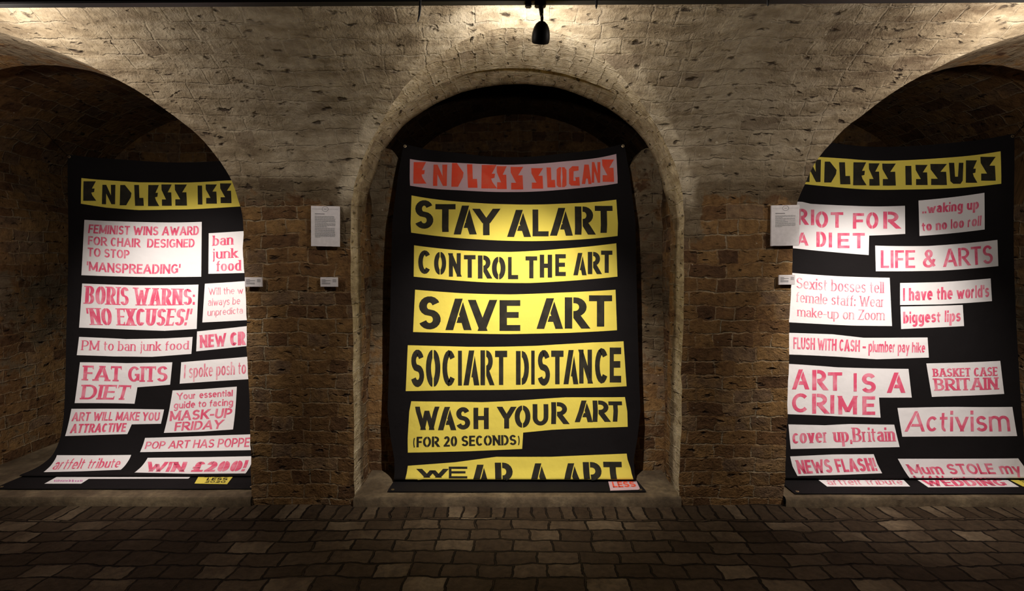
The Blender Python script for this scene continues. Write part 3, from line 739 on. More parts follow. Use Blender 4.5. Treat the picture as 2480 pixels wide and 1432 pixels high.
# every patch: name, cloth, outline on the banner (across -1..1, metres below the top hem), writing
BANNERS = {
 'left': [
  ('title_strip','yellow_cotton',[(-0.8793,0.1833),(-0.6596,0.1819),(-0.375,0.1833),(-0.2007,0.1739),(0.4128,0.1701),(1.0249,0.1852),(1.028,0.3939),(0.4807,0.3976),(-0.1033,0.4062),(-0.3726,0.42),(-0.6584,0.4136),(-0.8811,0.3979)],[('boxes','block',[('E',[(-0.8627,0.2083),(-0.8599,0.3718),(-0.7552,0.1978),(-0.7515,0.3624)]),('N',[(-0.7008,0.2232),(-0.6987,0.3873),(-0.5744,0.2156),(-0.5755,0.3798)]),('D',[(-0.5351,0.2152),(-0.5365,0.3868),(-0.4323,0.2094),(-0.4321,0.3817)]),('L',[(-0.4099,0.2081),(-0.4091,0.3851),(-0.331,0.2034),(-0.328,0.3813)]),('E',[(-0.2963,0.2014),(-0.2925,0.3825),(-0.207,0.197),(-0.202,0.379)]),('S',[(-0.1867,0.1916),(-0.1815,0.3756),(-0.0979,0.1892),(-0.093,0.3736)]),('S',[(-0.0715,0.1888),(-0.0668,0.3714),(0.0407,0.1889),(0.0446,0.3714)]),('I',[(0.1427,0.2003),(0.1459,0.3641),(0.1892,0.202),(0.1922,0.3655)]),('S',[(0.2201,0.1941),(0.223,0.3592),(0.3281,0.1992),(0.3299,0.3635)]),('S',[(0.3583,0.1917),(0.3598,0.3603),(0.4631,0.197),(0.4634,0.3649)]),('U',[(0.5131,0.1931),(0.5133,0.3654),(0.6102,0.1979),(0.6112,0.3703)]),('E',[(0.652,0.1931),(0.6535,0.3638),(0.743,0.1999),(0.7454,0.3705)]),('S',[(0.7829,0.1947),(0.785,0.3648),(0.8911,0.2071),(0.89,0.3748)])])]),
  ('headline_patch','white_cotton',[(-0.8511,0.5306),(-0.5615,0.5246),(0.1875,0.5152),(0.1896,0.9937),(-0.2733,0.9965),(-0.8804,0.9984)],[('line','FEMINIST WINS AWARD','sans',[(-0.8093,0.5652),(-0.8188,0.6398),(0.1625,0.5499),(0.1618,0.6289),(-0.326,0.558),(-0.3297,0.6349)]),('line','FOR CHAIR  DESIGNED','sans',[(-0.8171,0.6649),(-0.8212,0.7372),(0.1239,0.6609),(0.1233,0.7346),(-0.3431,0.6649),(-0.3441,0.7417)]),('line','TO STOP','sans',[(-0.8223,0.7616),(-0.8257,0.8366),(-0.4477,0.7678),(-0.4492,0.8415)]),('line','‘MANSPREADING’','sans',[(-0.8298,0.8792),(-0.833,0.9577),(-0.0014,0.8813),(-0.004,0.9632),(-0.4116,0.8866),(-0.4159,0.9695)])]),
  ('headline_patch','white_cotton',[(0.255,0.6163),(0.526,0.6102),(0.7019,0.6082),(0.7078,0.9688),(0.5584,0.9684),(0.2562,0.9686)],[('line','ban','serifbold',[(0.2957,0.6387),(0.2936,0.7267),(0.4817,0.6332),(0.4831,0.7215)]),('line','junk','serifbold',[(0.2889,0.7525),(0.2898,0.8405),(0.5238,0.7523),(0.5254,0.8349)]),('line','food','serifbold',[(0.3301,0.8589),(0.331,0.9475),(0.5564,0.8561),(0.558,0.9475)])]),
  ('headline_patch','white_cotton',[(-0.8736,1.0681),(-0.4153,1.0706),(0.1649,1.0611),(0.1546,1.4415),(-0.1285,1.4572),(-0.8949,1.4383)],[('line','BORIS WARNS:','serif',[(-0.8398,1.0867),(-0.8484,1.2369),(0.1341,1.0997),(0.1347,1.2349),(-0.3863,1.0902),(-0.3855,1.2422)]),('line',"'NO EXCUSES!'",'serif',[(-0.8388,1.2726),(-0.8174,1.4138),(0.1179,1.2678),(0.087,1.4109),(-0.3757,1.2694),(-0.3854,1.4151)])]),
  ('headline_patch','white_cotton',[(0.2243,1.0541),(0.5624,1.0395),(0.7641,1.0341),(0.7667,1.3682),(0.5819,1.37),(0.2051,1.3866)],[('line','Will the w','light',[(0.2576,1.0885),(0.2614,1.151),(0.5774,1.0872),(0.5781,1.1443)]),('line','always be','light',[(0.2587,1.1804),(0.2545,1.2444),(0.5545,1.1728),(0.5522,1.2325)]),('line','unpredicta','light',[(0.2548,1.2718),(0.2506,1.332),(0.5773,1.2564),(0.5777,1.3105)])]),
  ('headline_patch','white_cotton',[(-0.8936,1.5155),(-0.4767,1.5304),(-0.1279,1.5217),(0.1189,1.5093),(0.1092,1.6529),(-0.2422,1.6778),(-0.5942,1.6787),(-0.9094,1.6672)],[('line','PM to ban junk food','serifmid',[(-0.867,1.544),(-0.873,1.6253),(0.0877,1.5414),(0.084,1.6133),(-0.418,1.5489),(-0.419,1.6296)])]),
  ('headline_patch','white_cotton',[(0.1583,1.4631),(0.5941,1.4212),(0.7387,1.4099),(0.7395,1.5828),(0.611,1.5865),(0.1519,1.6316)],[('line','NEW CR','heavy',[(0.1838,1.4954),(0.1846,1.6028),(0.5998,1.4607),(0.5997,1.5758)])]),
  ('headline_patch','white_cotton',[(-0.8822,1.7264),(-0.4789,1.7344),(-0.0581,1.7228),(-0.0747,1.9105),(-0.3766,1.9354),(-0.3943,2.0714),(-0.912,2.0623)],[('line','FAT GITS','slab',[(-0.8474,1.7531),(-0.8535,1.8758),(-0.094,1.7537),(-0.1007,1.8821),(-0.4789,1.7611),(-0.4837,1.8891)]),('line','DIET','slab',[(-0.8519,1.9124),(-0.8609,2.0319),(-0.4304,1.9203),(-0.4597,2.0409)])]),
  ('headline_patch','white_cotton',[(0.0205,1.723),(0.6109,1.6768),(0.74,1.6675),(0.7423,1.8517),(0.6154,1.8641),(0.0111,1.902)],[('line','I spoke posh to','light',[(0.0489,1.7443),(0.0457,1.8578),(0.6075,1.7118),(0.6057,1.8177)])]),
  ('headline_patch','white_cotton',[(-0.0504,1.9577),(0.2167,1.948),(0.524,1.9256),(0.51,2.2758),(0.2454,2.293),(-0.0967,2.3031)],[('line','Your essential','sans',[(-0.0121,1.9787),(-0.0061,2.0352),(0.4896,1.9523),(0.4873,2.0048)]),('line','guide to facing','sans',[(-0.0313,2.0519),(-0.0333,2.109),(0.496,2.0257),(0.4936,2.081)]),('line','MASK-UP','sansbold',[(-0.0603,2.1277),(-0.06,2.2088),(0.4947,2.1018),(0.4819,2.1813)]),('line','FRIDAY','sansbold',[(-0.0058,2.2168),(-0.0069,2.2877),(0.4219,2.1968),(0.4044,2.2699)])]),
  ('headline_patch','white_cotton',[(-0.9356,2.1086),(-0.574,2.1131),(-0.1187,2.1147),(-0.1347,2.2306),(-0.3972,2.2377),(-0.4204,2.3147),(-0.9588,2.3279)],[('line','ART WILL MAKE YOU','sans',[(-0.9169,2.1367),(-0.9241,2.2084),(-0.1512,2.1387),(-0.1539,2.2074)]),('line','ATTRACTIVE','sansbold',[(-0.9141,2.2319),(-0.9219,2.3048),(-0.4412,2.2269),(-0.4417,2.2959)])]),
  ('headline_patch','white_cotton',[(-0.2548,2.3438),(0.6528,2.3145),(0.7643,2.3072),(0.8038,2.4345),(0.6986,2.4406),(-0.2537,2.457)],[('line','POP ART HAS POPPE','oblique',[(-0.2309,2.3735),(-0.2276,2.4315),(0.6735,2.3396),(0.6794,2.4141)])]),
  ('headline_patch','white_cotton',[(-0.9576,2.4828),(-0.6391,2.4837),(-0.3179,2.4803),(-0.2622,2.6623),(-0.5549,2.6877),(-0.8574,2.7044)],[('line','artfelt tribute','oblight',[(-0.9243,2.5164),(-0.8357,2.6626),(-0.3744,2.5097),(-0.3094,2.6248)])]),
  ('headline_patch','white_cotton',[(-0.1582,2.5071),(0.3127,2.501),(0.7452,2.4917),(0.809,2.7301),(0.3655,2.7365),(-0.1073,2.7121)],[('line','WIN £200!','black',[(-0.1206,2.5512),(-0.0411,2.6943),(0.7242,2.5326),(0.7736,2.6878),(0.3004,2.5513),(0.37,2.6991)])]),
  ('headline_patch','white_cotton',[(-0.7081,2.9098),(-0.1611,2.9098),(0.3706,2.9098),(0.3808,2.9673),(-0.4127,2.9717),(-0.3966,3.0523),(-0.6843,3.0524)],[('boxes','smudge',[('~',[(-0.6926,2.9098),(-0.6703,2.9322),(-0.4707,2.9098),(-0.4498,2.9321)]),('~',[(-0.4346,2.9098),(-0.4139,2.9321),(-0.3004,2.9098),(-0.2805,2.9321)]),('~',[(-0.2746,2.9098),(-0.2549,2.9321),(-0.1146,2.9098),(-0.0958,2.9321)]),('~',[(-0.0733,2.9098),(-0.0548,2.9321),(0.0609,2.9098),(0.0786,2.9321)]),('~',[(0.0867,2.9098),(0.1042,2.9321),(0.2622,2.9098),(0.2787,2.9321)]),('~',[(-0.6786,2.9847),(-0.6396,3.0231),(-0.441,2.9846),(-0.4045,3.023)])])]),
  ('artist_tag','yellow_cotton',[(0.4273,2.9098),(0.7112,2.9098),(0.7497,3.0606),(0.488,3.0503)],[('line','ENDU','tag',[(0.4856,2.9121),(0.4929,2.9454),(0.6817,2.9121),(0.6923,2.9454)]),('line','LESS','tag',[(0.5295,2.9542),(0.5436,2.9975),(0.6927,2.9542),(0.7099,2.9976)]),('line','2020','tag',[(0.5458,3.0082),(0.5579,3.0378),(0.7066,3.0082),(0.7203,3.0378)])]),
 ],
 'centre': [
  ('title_strip','pink_cotton',[(-0.9255,0.1049),(-0.5894,0.0814),(-0.2513,0.064),(0.089,0.0591),(0.5399,0.0641),(0.9177,0.064),(0.89,0.2904),(0.6296,0.2822),(0.3011,0.2831),(-0.0236,0.2811),(-0.4569,0.2909),(-0.8908,0.3082)],[('boxes','blockred',[('E',[(-0.8919,0.1215),(-0.8646,0.2871),(-0.784,0.1007),(-0.7584,0.2686)]),('N',[(-0.7192,0.1115),(-0.6966,0.2783),(-0.5909,0.0983),(-0.5725,0.2651)]),('D',[(-0.5545,0.0833),(-0.5355,0.2689),(-0.4474,0.0735),(-0.4313,0.2604)]),('L',[(-0.4164,0.0806),(-0.4016,0.2662),(-0.3239,0.072),(-0.3118,0.2594)]),('E',[(-0.2901,0.0741),(-0.2791,0.2623),(-0.1552,0.0653),(-0.1491,0.2551)]),('S',[(-0.1548,0.0755),(-0.149,0.2603),(-0.0643,0.0728),(-0.0619,0.2577)]),('S',[(-0.0302,0.0776),(-0.0291,0.2604),(0.083,0.0791),(0.0799,0.2614)]),('S',[(0.1536,0.0922),(0.1484,0.2576),(0.2584,0.099),(0.2501,0.2632)]),('L',[(0.2875,0.0963),(0.2785,0.2549),(0.3649,0.1031),(0.3539,0.2605)]),('O',[(0.3761,0.1021),(0.3648,0.2594),(0.4614,0.1098),(0.4481,0.2661)]),('G',[(0.4845,0.1039),(0.4706,0.2559),(0.5807,0.1121),(0.5641,0.2639)]),('A',[(0.5993,0.1008),(0.5817,0.2523),(0.6879,0.1092),(0.6674,0.261)]),('N',[(0.6907,0.0895),(0.6683,0.2509),(0.7703,0.0998),(0.7455,0.2608)]),('S',[(0.788,0.0824),(0.7605,0.2558),(0.8909,0.1021),(0.862,0.2731)])])]),
  ('slogan_strip','yellow_cotton',[(-0.8691,0.3816),(-0.4514,0.3826),(-0.0233,0.3825),(0.4032,0.3952),(0.8643,0.4143),(0.8509,0.701),(0.4969,0.6973),(0.1331,0.6906),(-0.2298,0.6833),(-0.845,0.673)],[('boxes','stencil',[('S',[(-0.8369,0.4133),(-0.8149,0.6377),(-0.6825,0.3907),(-0.663,0.6198)]),('T',[(-0.6635,0.4202),(-0.6468,0.6439),(-0.4902,0.4041),(-0.4776,0.63)]),('A',[(-0.498,0.417),(-0.4859,0.6514),(-0.3194,0.4045),(-0.3109,0.6414)]),('Y',[(-0.3288,0.4311),(-0.3213,0.6482),(-0.1328,0.4215),(-0.1295,0.6411)]),('A',[(-0.0498,0.428),(-0.0486,0.6546),(0.1343,0.4298),(0.1311,0.6556)]),('L',[(0.1555,0.4284),(0.1519,0.6508),(0.2898,0.435),(0.2836,0.6555)]),('A',[(0.3083,0.4227),(0.3013,0.6511),(0.4845,0.4354),(0.4741,0.6614)]),('R',[(0.5088,0.4261),(0.4972,0.6547),(0.6682,0.4415),(0.6526,0.6679)]),('T',[(0.6783,0.4375),(0.6623,0.6545),(0.8274,0.4578),(0.8098,0.6708)])])]),
  ('slogan_strip','yellow_cotton',[(-0.8192,0.7706),(-0.4375,0.7799),(-0.0226,0.7797),(0.3922,0.7638),(0.8392,0.7569),(0.843,1.0202),(0.4941,1.0291),(0.1322,1.0392),(-0.2282,1.0352),(-0.8169,1.0183)],[('boxes','stencil',[('C',[(-0.7845,0.8073),(-0.7805,0.9936),(-0.681,0.7974),(-0.6777,0.9863)]),('O',[(-0.6547,0.8075),(-0.6517,0.9917),(-0.5551,0.7998),(-0.5528,0.9858)]),('N',[(-0.5319,0.8086),(-0.5297,1.0),(-0.4342,0.8027),(-0.4326,0.9953)]),('T',[(-0.4079,0.817),(-0.4065,1.0025),(-0.312,0.8127),(-0.311,0.9989)]),('R',[(-0.2933,0.8151),(-0.2923,1.0056),(-0.1878,0.8118),(-0.1872,1.0031)]),('O',[(-0.1796,0.8222),(-0.1789,1.0102),(-0.0691,0.8203),(-0.0688,1.009)]),('L',[(-0.0484,0.8222),(-0.0483,1.0068),(0.0343,0.8221),(0.0342,1.0068)]),('T',[(0.0934,0.8172),(0.093,0.9999),(0.1898,0.819),(0.1892,1.0013)]),('H',[(0.2105,0.8058),(0.2099,0.9955),(0.3111,0.8093),(0.3103,0.9981)]),('E',[(0.337,0.8062),(0.3362,0.9864),(0.4232,0.8104),(0.4221,0.9897)]),('A',[(0.4888,0.8039),(0.4873,0.9865),(0.5898,0.8109),(0.5875,0.9918)]),('R',[(0.6035,0.8037),(0.6011,0.9834),(0.7077,0.8124),(0.7045,0.99)]),('T',[(0.7121,0.8026),(0.7088,0.9802),(0.8057,0.8117),(0.8021,0.9871)])])]),
  ('slogan_strip','yellow_cotton',[(-0.8034,1.12),(-0.4346,1.1295),(-0.0225,1.132),(0.3902,1.1233),(0.8251,1.1213),(0.83,1.4357),(0.415,1.4486),(-0.0321,1.4515),(-0.8119,1.4486)],[('boxes','stencil',[('S',[(-0.7746,1.1702),(-0.7689,1.4266),(-0.595,1.1617),(-0.5907,1.4223)]),('A',[(-0.5482,1.178),(-0.5445,1.4272),(-0.3513,1.1709),(-0.3494,1.4226)]),('V',[(-0.3616,1.1815),(-0.3596,1.4289),(-0.1455,1.177),(-0.1447,1.4256)]),('E',[(-0.1168,1.1788),(-0.1162,1.4255),(0.0515,1.179),(0.0512,1.4262)]),('A',[(0.1917,1.1652),(0.1907,1.412),(0.3899,1.1696),(0.388,1.4151)]),('R',[(0.4126,1.1631),(0.4105,1.4134),(0.5955,1.1695),(0.592,1.4163)]),('T',[(0.608,1.1538),(0.6044,1.4007),(0.7963,1.1633),(0.7911,1.4058)])])]),
  ('slogan_strip','yellow_cotton',[(-0.8515,1.5502),(-0.3652,1.5546),(0.1906,1.5459),(0.6358,1.5251),(0.8808,1.5223),(0.8952,1.8639),(0.5194,1.876),(-0.0317,1.8824),(-0.5804,1.8905),(-0.8578,1.8978)],[('boxes','stencil',[('S',[(-0.825,1.5834),(-0.8168,1.8659),(-0.7201,1.5815),(-0.7124,1.8649)]),('O',[(-0.7057,1.5813),(-0.6982,1.8648),(-0.5908,1.5798),(-0.5843,1.8645)]),('C',[(-0.574,1.5849),(-0.5681,1.8561),(-0.4674,1.5833),(-0.4627,1.8557)]),('I',[(-0.4484,1.5862),(-0.4441,1.8535),(-0.4172,1.5857),(-0.4133,1.8533)]),('A',[(-0.4005,1.5832),(-0.3968,1.851),(-0.2814,1.5812),(-0.2789,1.8498)]),('R',[(-0.2681,1.58),(-0.2657,1.8486),(-0.166,1.5789),(-0.1646,1.8477)]),('T',[(-0.1516,1.582),(-0.1503,1.8455),(-0.0541,1.5819),(-0.0537,1.8454)]),('D',[(0.0157,1.5846),(0.0155,1.8449),(0.1201,1.586),(0.1189,1.8464)]),('I',[(0.138,1.583),(0.1366,1.8446),(0.1658,1.5835),(0.1642,1.8451)]),('S',[(0.1893,1.5795),(0.1874,1.854),(0.2898,1.581),(0.2869,1.8557)]),('T',[(0.2987,1.5855),(0.2959,1.8453),(0.399,1.5866),(0.3955,1.8463)]),('A',[(0.4024,1.5823),(0.3988,1.8463),(0.5133,1.5831),(0.509,1.8465)]),('N',[(0.5244,1.5799),(0.52,1.8412),(0.6259,1.5807),(0.6208,1.8409)]),('C',[(0.6504,1.5703),(0.6449,1.8387),(0.7555,1.5719),(0.749,1.8389)]),('E',[(0.7678,1.5669),(0.7612,1.8327),(0.8603,1.5692),(0.8528,1.8339)])])]),
  ('slogan_strip','yellow_cotton',[(-0.8113,1.9727),(-0.2503,1.9773),(0.0778,1.962),(0.4083,1.9463),(0.8793,1.9447),(0.9104,2.1655),(0.5236,2.1776),(0.3013,2.1864),(0.0734,2.2042),(0.0669,2.3236),(-0.3755,2.3409),(-0.8775,2.3521)],[('boxes','stencil',[('W',[(-0.7738,2.0125),(-0.7865,2.185),(-0.5917,2.0118),(-0.601,2.1841)]),('A',[(-0.5938,2.0139),(-0.6034,2.1862),(-0.4609,2.014),(-0.4683,2.1864)]),('S',[(-0.4565,2.016),(-0.4636,2.1813),(-0.345,2.0156),(-0.3505,2.1813)]),('H',[(-0.3187,2.0196),(-0.3237,2.1781),(-0.1985,2.0186),(-0.2017,2.1776)]),('Y',[(-0.1233,2.0109),(-0.1252,2.1732),(0.0077,2.0112),(0.0077,2.1733)]),('O',[(0.0055,2.0018),(0.0055,2.1671),(0.1291,2.0034),(0.1307,2.1681)]),('U',[(0.1467,1.9933),(0.1481,2.1519),(0.2709,1.9956),(0.2735,2.1536)]),('R',[(0.2942,1.9814),(0.2965,2.1437),(0.423,1.9828),(0.4263,2.1449)]),('A',[(0.488,1.9704),(0.4909,2.1309),(0.618,1.9699),(0.6221,2.1307)]),('R',[(0.6224,1.9698),(0.6263,2.1286),(0.7489,1.9695),(0.7539,2.1283)]),('T',[(0.7454,1.9758),(0.7504,2.1263),(0.8539,1.9765),(0.8596,2.1266)])]),('line','(FOR 20 SECONDS)','stencilline',[(-0.812,2.2361),(-0.827,2.3128),(0.0456,2.2194),(0.0485,2.2934)])]),
  ('slogan_strip','yellow_cotton',[(-0.8875,2.4452),(-0.4963,2.4201),(-0.1485,2.3805),(0.3117,2.3813),(0.9328,2.3595),(0.9694,2.4646),(0.9853,2.5919),(0.4181,2.5944),(-0.2685,2.5953),(-0.9152,2.5937)],[('boxes','stencil',[('W',[(-0.8039,2.4664),(-0.8014,2.5279),(-0.5593,2.4662),(-0.5585,2.5277)]),('E',[(-0.546,2.4505),(-0.5456,2.5335),(-0.3914,2.4505),(-0.3922,2.5334)])]),('boxes','stencil',[('A',[(-0.3701,2.4368),(-0.3701,2.6418),(-0.2004,2.4367),(-0.2004,2.6417)]),('R',[(-0.1617,2.422),(-0.1617,2.627),(-0.0104,2.4219),(-0.0104,2.6269)]),('A',[(0.1129,2.4269),(0.1129,2.6219),(0.2826,2.4272),(0.2826,2.6222)]),('A',[(0.3865,2.4274),(0.3865,2.6224),(0.5563,2.4277),(0.5563,2.6227)]),('R',[(0.5719,2.419),(0.5719,2.619),(0.73,2.4191),(0.73,2.6191)]),('T',[(0.7417,2.4171),(0.7417,2.6171),(0.8964,2.4172),(0.8964,2.6172)])])]),
  ('artist_tag','pink_cotton',[(0.7586,2.7049),(0.9913,2.6982),(0.9615,2.855),(0.7241,2.8698)],[('line','LESS','tagred',[(0.7814,2.7282),(0.7603,2.8224),(0.9646,2.7214),(0.9499,2.8116)])]),
 ],
 'right': [
  ('title_strip','yellow_cotton',[(-0.9698,0.1548),(-0.5808,0.1201),(-0.319,0.1103),(0.1223,0.1103),(0.5294,0.1135),(0.8974,0.1158),(0.8939,0.366),(0.5204,0.3585),(0.1123,0.3445),(-0.3264,0.3459),(-0.6956,0.3446),(-0.967,0.3531)],[('boxes','block',[('E',[(-0.9259,0.1653),(-0.9247,0.335),(-0.7998,0.1445),(-0.8016,0.3171)]),('N',[(-0.7103,0.153),(-0.7114,0.328),(-0.5805,0.1402),(-0.5792,0.3146)]),('D',[(-0.5541,0.1529),(-0.5529,0.3164),(-0.4499,0.1432),(-0.4505,0.3078)]),('L',[(-0.427,0.1461),(-0.4284,0.3204),(-0.3236,0.1364),(-0.3289,0.3127)]),('E',[(-0.2982,0.1342),(-0.3046,0.3183),(-0.1795,0.1263),(-0.1878,0.3114)]),('S',[(-0.1569,0.1335),(-0.165,0.3135),(-0.0636,0.1311),(-0.0711,0.3109)]),('S',[(-0.0421,0.133),(-0.0493,0.3107),(0.0675,0.1342),(0.0603,0.3114)]),('I',[(0.1403,0.1554),(0.1336,0.3095),(0.1899,0.1579),(0.1829,0.3117)]),('S',[(0.2179,0.1512),(0.2103,0.3131),(0.3103,0.1575),(0.3028,0.3185)]),('S',[(0.3305,0.1518),(0.3228,0.3198),(0.4618,0.162),(0.4554,0.3289)]),('U',[(0.4783,0.1541),(0.472,0.3198),(0.6041,0.1643),(0.5966,0.3296)]),('E',[(0.6255,0.1469),(0.617,0.3232),(0.7211,0.1573),(0.7102,0.333)]),('S',[(0.7495,0.1336),(0.7375,0.32),(0.8603,0.1521),(0.8517,0.3365)])])]),
  ('headline_patch','white_cotton',[(-0.8715,0.4982),(-0.7357,0.4871),(-0.6658,0.4953),(-0.3305,0.4856),(0.1252,0.4772),(0.1191,0.7085),(-0.1783,0.7234),(-0.1888,0.8834),(-0.4902,0.8692),(-0.7818,0.8591),(-0.8935,0.8588)],[('boxes','stencilpink',[('R',[(-0.7799,0.5461),(-0.781,0.6726),(-0.69,0.5367),(-0.6917,0.6645)]),('I',[(-0.6633,0.5414),(-0.665,0.6653),(-0.6366,0.539),(-0.6382,0.6632)]),('O',[(-0.6261,0.5515),(-0.6278,0.6831),(-0.5231,0.5434),(-0.5248,0.6759)]),('T',[(-0.5018,0.5491),(-0.5035,0.6735),(-0.3967,0.5422),(-0.3991,0.6675)]),('F',[(-0.3141,0.5448),(-0.3177,0.672),(-0.216,0.5402),(-0.2211,0.6682)]),('O',[(-0.1975,0.532),(-0.203,0.6676),(-0.0918,0.5291),(-0.0978,0.6651)]),('R',[(-0.05,0.5232),(-0.0562,0.6646),(0.0774,0.5239),(0.072,0.6649)])]),('boxes','stencilpink',[('A',[(-0.7846,0.7341),(-0.785,0.8359),(-0.6902,0.7261),(-0.6911,0.829)]),('D',[(-0.6208,0.7136),(-0.622,0.8348),(-0.5411,0.7082),(-0.5426,0.8302)]),('I',[(-0.52,0.7142),(-0.5215,0.8332),(-0.4923,0.7125),(-0.4939,0.8318)]),('E',[(-0.4475,0.7132),(-0.4494,0.836),(-0.3475,0.7082),(-0.3503,0.8319)]),('T',[(-0.3209,0.7071),(-0.3242,0.832),(-0.2156,0.7032),(-0.2202,0.8289)])])]),
  ('headline_patch','white_cotton',[(0.2293,0.4391),(0.7646,0.4188),(0.7544,0.7073),(0.2282,0.7285)],[('line','..waking up','sansbold',[(0.2559,0.4689),(0.2534,0.5459),(0.7219,0.4619),(0.7126,0.5412)]),('line','to no loo roll','sansbold',[(0.2464,0.6145),(0.2491,0.691),(0.7339,0.5947),(0.7239,0.6739)])]),
  ('headline_patch','white_cotton',[(-0.1303,0.8046),(0.2957,0.8123),(0.8585,0.7976),(0.8635,1.0016),(0.391,1.0148),(-0.1332,1.0149)],[('line','LIFE & ARTS','sansmid',[(-0.0856,0.8425),(-0.0915,0.9871),(0.8137,0.8324),(0.8163,0.9763),(0.335,0.8422),(0.3313,0.987)])]),
  ('headline_patch','white_cotton',[(-0.8734,1.0505),(-0.7931,1.0529),(-0.4504,1.0615),(-0.0189,1.0671),(-0.0157,1.4532),(-0.3524,1.451),(-0.8146,1.4369),(-0.9034,1.4336)],[('line','Sexist bosses tell','serifthin',[(-0.7858,1.086),(-0.7885,1.1671),(-0.0689,1.1009),(-0.0725,1.1909),(-0.4298,1.092),(-0.4311,1.1833)]),('line','female staff: Wear','serifthin',[(-0.7888,1.1975),(-0.7919,1.2753),(-0.0683,1.219),(-0.0739,1.3019),(-0.4314,1.2101),(-0.4326,1.2925)]),('line','make-up on Zoom','serifthin',[(-0.7817,1.3153),(-0.7829,1.3857),(-0.0705,1.3256),(-0.0761,1.4057),(-0.433,1.3233),(-0.4341,1.401)])]),
  ('headline_patch','white_cotton',[(0.0644,1.1093),(0.3885,1.1062),(0.7939,1.0932),(0.7994,1.2696),(0.3839,1.2834),(0.0576,1.2864)],[('line',"I have the world's",'sansbold',[(0.0859,1.1513),(0.0821,1.2534),(0.7776,1.1399),(0.7743,1.2364)])]),
  ('headline_patch','white_cotton',[(0.0603,1.2989),(0.5499,1.2915),(0.5552,1.4558),(0.0583,1.4767)],[('line','biggest lips','sansbold',[(0.0787,1.3402),(0.0771,1.4324),(0.533,1.3297),(0.5283,1.4186)])]),
  ('headline_patch','white_cotton',[(-0.9004,1.5146),(-0.8223,1.5168),(-0.4974,1.5216),(-0.2509,1.5452),(0.2682,1.543),(0.2733,1.6987),(-0.1518,1.7112),(-0.4589,1.6951),(-0.8334,1.682),(-0.9122,1.6797)],[('line','FLUSH WITH CASH – plumber pay hike','sans',[(-0.8199,1.5495),(-0.8228,1.6386),(0.2496,1.5834),(0.2438,1.6597),(-0.3339,1.5623),(-0.3358,1.653)])]),
  ('headline_patch','white_cotton',[(-0.9037,1.7502),(-0.8384,1.7537),(-0.4605,1.7771),(0.1053,1.7851),(0.1204,2.0026),(-0.1444,2.0027),(-0.1403,2.1532),(-0.4765,2.148),(-0.8737,2.1283),(-0.9354,2.1236)],[('boxes','stencilpink',[('A',[(-0.8356,1.7938),(-0.8424,1.9437),(-0.6987,1.7949),(-0.7047,1.9461)]),('R',[(-0.6682,1.7988),(-0.6741,1.9523),(-0.5499,1.7982),(-0.5544,1.9526)]),('T',[(-0.5409,1.816),(-0.5451,1.9564),(-0.4265,1.8144),(-0.4301,1.9552)]),('I',[(-0.3374,1.8199),(-0.3411,1.9596),(-0.3131,1.8195),(-0.3169,1.9591)]),('S',[(-0.2756,1.8189),(-0.28,1.9683),(-0.1629,1.8177),(-0.1685,1.9667)]),('A',[(-0.0686,1.8124),(-0.0756,1.966),(0.0719,1.8128),(0.0638,1.9662)])]),('boxes','stencilpink',[('C',[(-0.8494,1.9726),(-0.8565,2.1142),(-0.7038,1.9754),(-0.7132,2.1169)]),('R',[(-0.6763,1.9786),(-0.6865,2.1269),(-0.5469,1.9791),(-0.557,2.128)]),('I',[(-0.5283,1.9888),(-0.5379,2.128),(-0.4908,1.9885),(-0.5,2.128)]),('M',[(-0.462,1.9951),(-0.4712,2.1336),(-0.3159,1.9926),(-0.3235,2.1317)]),('E',[(-0.2748,1.9948),(-0.2822,2.134),(-0.1747,1.9932),(-0.1818,2.1325)])])]),
  ('headline_patch','white_cotton',[(0.251,1.7436),(0.8457,1.7271),(0.8593,1.9749),(0.2844,1.9981)],[('line','BASKET CASE','slab',[(0.2989,1.7833),(0.3017,1.8447),(0.8163,1.7715),(0.8136,1.8387)]),('line','BRITAIN','slab',[(0.3042,1.8575),(0.3125,1.951),(0.8128,1.8494),(0.8082,1.9405)])]),
  ('headline_patch','white_cotton',[(-0.0011,2.08),(0.4597,2.0723),(0.9205,2.0723),(0.9426,2.2884),(0.0216,2.2933)],[('line','Activism','mid',[(0.0764,2.1063),(0.0468,2.2552),(0.8831,2.0939),(0.8902,2.2515)])]),
  ('headline_patch','white_cotton',[(-0.8905,2.2029),(-0.5881,2.2136),(-0.378,2.2034),(-0.0357,2.2045),(-0.0066,2.3691),(-0.396,2.3779),(-0.8824,2.3835)],[('line','cover up,Britain','serifbold',[(-0.8624,2.2395),(-0.8646,2.344),(-0.0372,2.2237),(-0.0355,2.3266)])]),
  ('headline_patch','white_cotton',[(-0.8926,2.4368),(-0.5485,2.4241),(-0.2196,2.4214),(-0.2013,2.4905),(-0.1746,2.5563),(-0.5297,2.5681),(-0.8507,2.5755),(-0.882,2.5045)],[('line','NEWS FLASH!','sansbold',[(-0.8517,2.4638),(-0.8401,2.561),(-0.2256,2.4473),(-0.2064,2.539)])]),
  ('headline_patch','white_cotton',[(-0.6786,2.7428),(0.0068,2.7427),(-0.0446,2.8714),(-0.6855,2.8715)],[('line','artfelt tribute','light',[(-0.6163,2.7428),(-0.6579,2.8465),(-0.0088,2.7427),(-0.0654,2.8401)])]),
